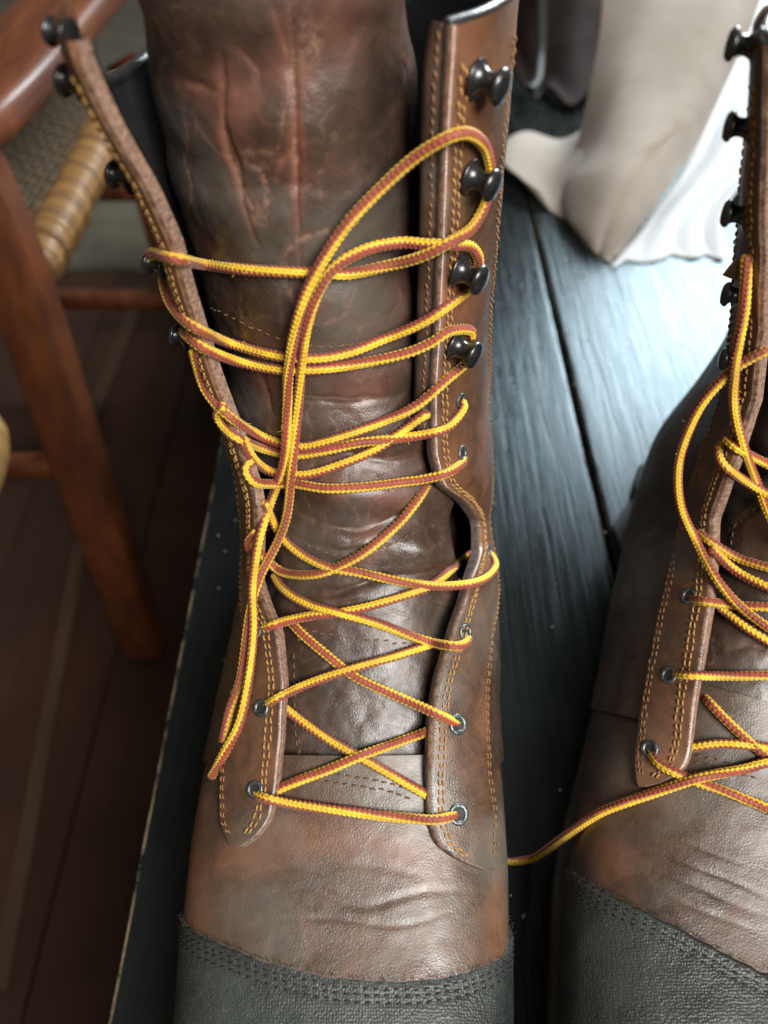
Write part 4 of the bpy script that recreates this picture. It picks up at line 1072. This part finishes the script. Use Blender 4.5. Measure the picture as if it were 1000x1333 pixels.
# stool whose wrapped seat corner enters at the left
stool = empty('stool', (-40, 30, -45), 'pale cane-wrapped stool corner poking in at the left photo edge', 'stool')
def stool_seat():
    n = 120; a = np.linspace(0, 2*PI, n, endpoint=False)
    cx = np.sign(np.cos(a))*np.abs(np.cos(a))**0.45; cy = np.sign(np.sin(a))*np.abs(np.sin(a))**0.45
    pr = [(0.0, 0.9), (0.6, 0.85), (0.86, 0.6), (0.96, -0.2), (1.0, -1.6), (0.97, -3.2), (0.88, -4.4), (0.6, -4.6), (0, -4.6)]
    pr = catmull(np.array(pr), np.linspace(0, len(pr)-1, 60))
    V = np.stack([-41.5+15.2*pr[:, 0][:, None]*cx[None], 30.5+13.2*pr[:, 0][:, None]*cy[None], np.repeat(pr[:, 1][:, None], n, 1)], -1)
    V[..., 2] += 0.10*np.abs(np.sin(V[..., 1]*2.6))*(V[..., 2] > -4)
    V[..., 0] += 0.07*np.abs(np.sin(V[..., 1]*2.6))
    return V.reshape(-1, 3), grid_faces(60, n, wrap=True)
Vs, Fs_ = stool_seat()
def stripe_mat():
    m, n, b = nt('wrapped_cane'); v = mapping(n)
    w = add(n, 'ShaderNodeTexWave', wave_type='BANDS', bands_direction='Y'); w.inputs['Scale'].default_value = 41; w.inputs['Distortion'].default_value = 0.8; n.links.new(v, w.inputs['Vector'])
    f = noise(n, mapping(n, (.1, 1, .1)), 90, 3)
    c = ramp(n, f, [(0.35, (0.12, 0.06, 0.02)), (0.65, (0.32, 0.19, 0.06))]); n.links.new(c, b.inputs['Base Color']); b.inputs['Roughness'].default_value = 0.5
    bump(n, b, w.outputs['Fac'], 0.6, 0.002); return m
put(mesh('wrapped_seat', Vs, Fs_, stripe_mat()), stool)
for x in (-55, -46):
    for y in (21, 38): beam('leg', [(x, y, -4.4), (x, y, -45)], 3.2, 3.2, stool, M_CHAIR, up=(0, 1, 0))

# ------------------------------------------------------------------ cloths at the back of the bench
M_BEIGE = cloth_mat('beige_cotton', (0.38, 0.33, 0.29), (0.46, 0.41, 0.365), trans=0.25)
M_WHITE = cloth_mat('white_cotton', (0.70, 0.72, 0.75), (0.76, 0.77, 0.79), trans=0.3)
M_MAUVE = cloth_mat('dark_mauve_cloth', (0.014, 0.008, 0.007), (0.030, 0.017, 0.015), trans=0.0, sheen=0.0)
def drape(name, rows, mat, label, cat, nu=160, nv=120, folds=None, thick=0.15):
    G_ = np.array([[pxY(*c) for c in r] for r in rows]); nr, nc = G_.shape[:2]
    a = np.linspace(0, nr-1, nu); A = catmull(G_.reshape(nr, -1), a).reshape(nu, nc, 3)
    bq = np.linspace(0, nc-1, nv); V = np.stack([catmull(A[i], bq) for i in range(nu)])
    if folds: V = V+folds(V, a[:, None]/(nr-1), bq[None, :]/(nc-1))
    V[..., 2] = np.maximum(V[..., 2], 0.12)
    o = mesh(name, V.reshape(-1, 3), grid_faces(nu, nv), mat)
    s = o.modifiers.new('thickness', 'SOLIDIFY'); s.thickness = thick*SC; s.offset = 0
    o['label'] = label; o['category'] = cat; return o
def f1(V, a, b):
    d = 0.9*(1-np.abs(np.sin(b*PI*2.3+a*2.2+0.5*vnoise(V, .08))))**1.6*np.clip(a, .15, 1)+0.9*(1-np.abs(np.sin(a*PI*2.6+b*2.5+0.9)))**3*np.clip(a*1.5-.5, 0, 1)+0.4*fbm(V, 0.12, 2)+0.15*(1-np.abs(fbm(V, 0.3, 2, 3)))+1.3/(1+np.exp(-(a-0.50-0.05*np.sin(b*6))*30))*np.clip((1-a)*2.2, 0, 1)
    return np.stack([0*d, d, 0.15*d], -1)
drape('draped_cloth', [
    [(788, -60, 92), (840, -60, 90), (900, -60, 89), (950, -60, 88), (1010, -60, 90)],
    [(784, 20, 86), (835, 20, 83), (890, 20, 82), (940, 20, 82), (983, 20, 84)],
    [(770, 110, 80), (810, 110, 76), (860, 110, 75), (915, 110, 75), (945, 110, 78)],
    [(752, 185, 76), (785, 185, 71), (830, 185, 68.5), (880, 185, 69), (912, 185, 72)],
    [(735, 235, 72), (755, 240, 67.5), (800, 245, 64), (850, 245, 64.5), (884, 240, 67)],
    [(728, 270, 69), (740, 285, 65), (775, 300, 61.5), (815, 300, 61), (848, 292, 63)],
    [(745, 300, 65), (760, 320, 62), (780, 338, 59.5), (798, 340, 59.3), (815, 328, 60.5)],
    [(786, 349, 58.8), (788, 350, 58.8), (790, 352, 58.6), (794, 350, 58.8), (798, 347, 59)]], M_BEIGE,
    'beige cotton cloth hanging down onto the black bench beside the boot shaft', 'cloth', folds=f1)
drape('folded_cloth', [
    [(655, 195, 80), (690, 186, 81), (735, 180, 82), (775, 165, 82)],
    [(652, 212, 76.5), (690, 205, 77), (735, 200, 76), (775, 190, 75)],
    [(655, 230, 73.5), (690, 232, 73), (730, 228, 72), (772, 225, 70)],
    [(672, 246, 71.2), (700, 256, 69.5), (735, 262, 68.5), (770, 262, 67)],
    [(700, 265, 69), (725, 282, 67), (745, 295, 65), (765, 305, 63.5)]], M_BEIGE, 'tan fold of cloth lying flat on the bench just right of the boot hooks', 'cloth', 80, 60,
    folds=lambda V, a, b: np.stack([0*V[..., 0], 0*V[..., 0], 0.7*np.sin(b*7+a*2)+0.6], -1))
def f2(V, a, b):
    d = 1.6*np.abs(np.sin(b*PI*3.2+0.8*a+0.6+0.9*vnoise(V, 0.14, 5)+0.5*np.sin(b*7)))*np.clip(0.3+a, 0, 1)
    return np.stack([0*d, -0.5*d, 0.9*d*(1-0.75*a)], -1)
drape('white_sheet', [
    [(980, -10, 118), (1030, -10, 118), (1090, -10, 117), (1170, -10, 116)],
    [(960, 60, 103), (1005, 60, 101), (1060, 60, 100), (1130, 60, 100)],
    [(920, 150, 85), (965, 150, 83), (1015, 150, 82), (1080, 150, 82)],
    [(880, 235, 73), (920, 230, 73), (960, 220, 74), (1010, 205, 75)],
    [(830, 300, 64.5), (865, 295, 64.5), (900, 285, 65.5), (945, 262, 67.5)],
    [(792, 348, 59.0), (845, 338, 60.0), (893, 333, 60.5), (938, 335, 60.2)]], M_WHITE, 'bright white pleated cloth lit from behind, hanging behind the beige one', 'cloth', 140, 200, folds=f2)
def f3(V, a, b):
    d = 1.2*np.sin(b*14+2*a)+0.8*fbm(V, 0.2, 2); return np.stack([0*d, d, 0.3*d], -1)
drape('dark_garment', [
    [(660, -60, 112), (700, -60, 110), (750, -60, 110), (800, -60, 112)],
    [(665, 10, 108), (700, 10, 106), (745, 10, 104), (800, 10, 106)],
    [(668, 60, 104), (700, 65, 101), (745, 60, 99), (800, 60, 102)],
    [(672, 100, 99), (705, 108, 96), (745, 105, 94), (800, 100, 96)],
    [(680, 112, 97), (708, 122, 92.5), (745, 128, 90.5), (800, 120, 92)]], M_MAUVE, 'dark mauve-brown garment heaped at the far end of the bench', 'garment', 90, 90, folds=f3)
C, _ = resample(np.array([pxY(703, -50, 99), pxY(704, 20, 98), pxY(703, 70, 96), pxY(700, 105, 92), pxY(690, 118, 90)]), 0.5)
o = mesh('black_strap', *tube_arrays(C, 0.55, 8, cap=False), M_RUBBER); o['label'] = 'black strap hanging over the dark mauve garment'; o['category'] = 'strap'
# pale tag on the right boot shaft
C0 = pxY(972, 340, 22.5)
Vt, Ft = box_arrays(C0, (0.8, 0.12, 1.4), [[0.94, 0, .34], [0, 1, 0], [-.34, 0, .94]], 0.05)
put(mesh('pull_tab', Vt, Ft, simple('buff_leather', (0.42, 0.33, 0.22), 0.7)), bootR)

# flecks of grit lying on the bench
fk = []
for k in range(170):
    x = random.uniform(-10.8, 40); y = random.uniform(2, 66); r_ = random.uniform(0.03, 0.09)*(1.8 if y > 40 and random.random() < .2 else 1)
    V_, F_ = box_arrays((x, y, r_*0.45+0.02), (r_*random.uniform(1, 2.6), r_*1.3, r_*0.8)); a_ = random.uniform(0, 3); c_ = np.array([x, y, 0])
    Q = V_-c_; V_ = np.stack([Q[:, 0]*math.cos(a_)-Q[:, 1]*math.sin(a_), Q[:, 0]*math.sin(a_)+Q[:, 1]*math.cos(a_), Q[:, 2]], 1)+c_+rng.normal(0, r_*.1, (8, 3)); fk.append((V_, np.array(F_)))
o = mesh('grit', *join(fk), simple('pale_grit', (0.36, 0.31, 0.22), 0.8), smooth=False); put(o, bench); o['kind'] = 'stuff'
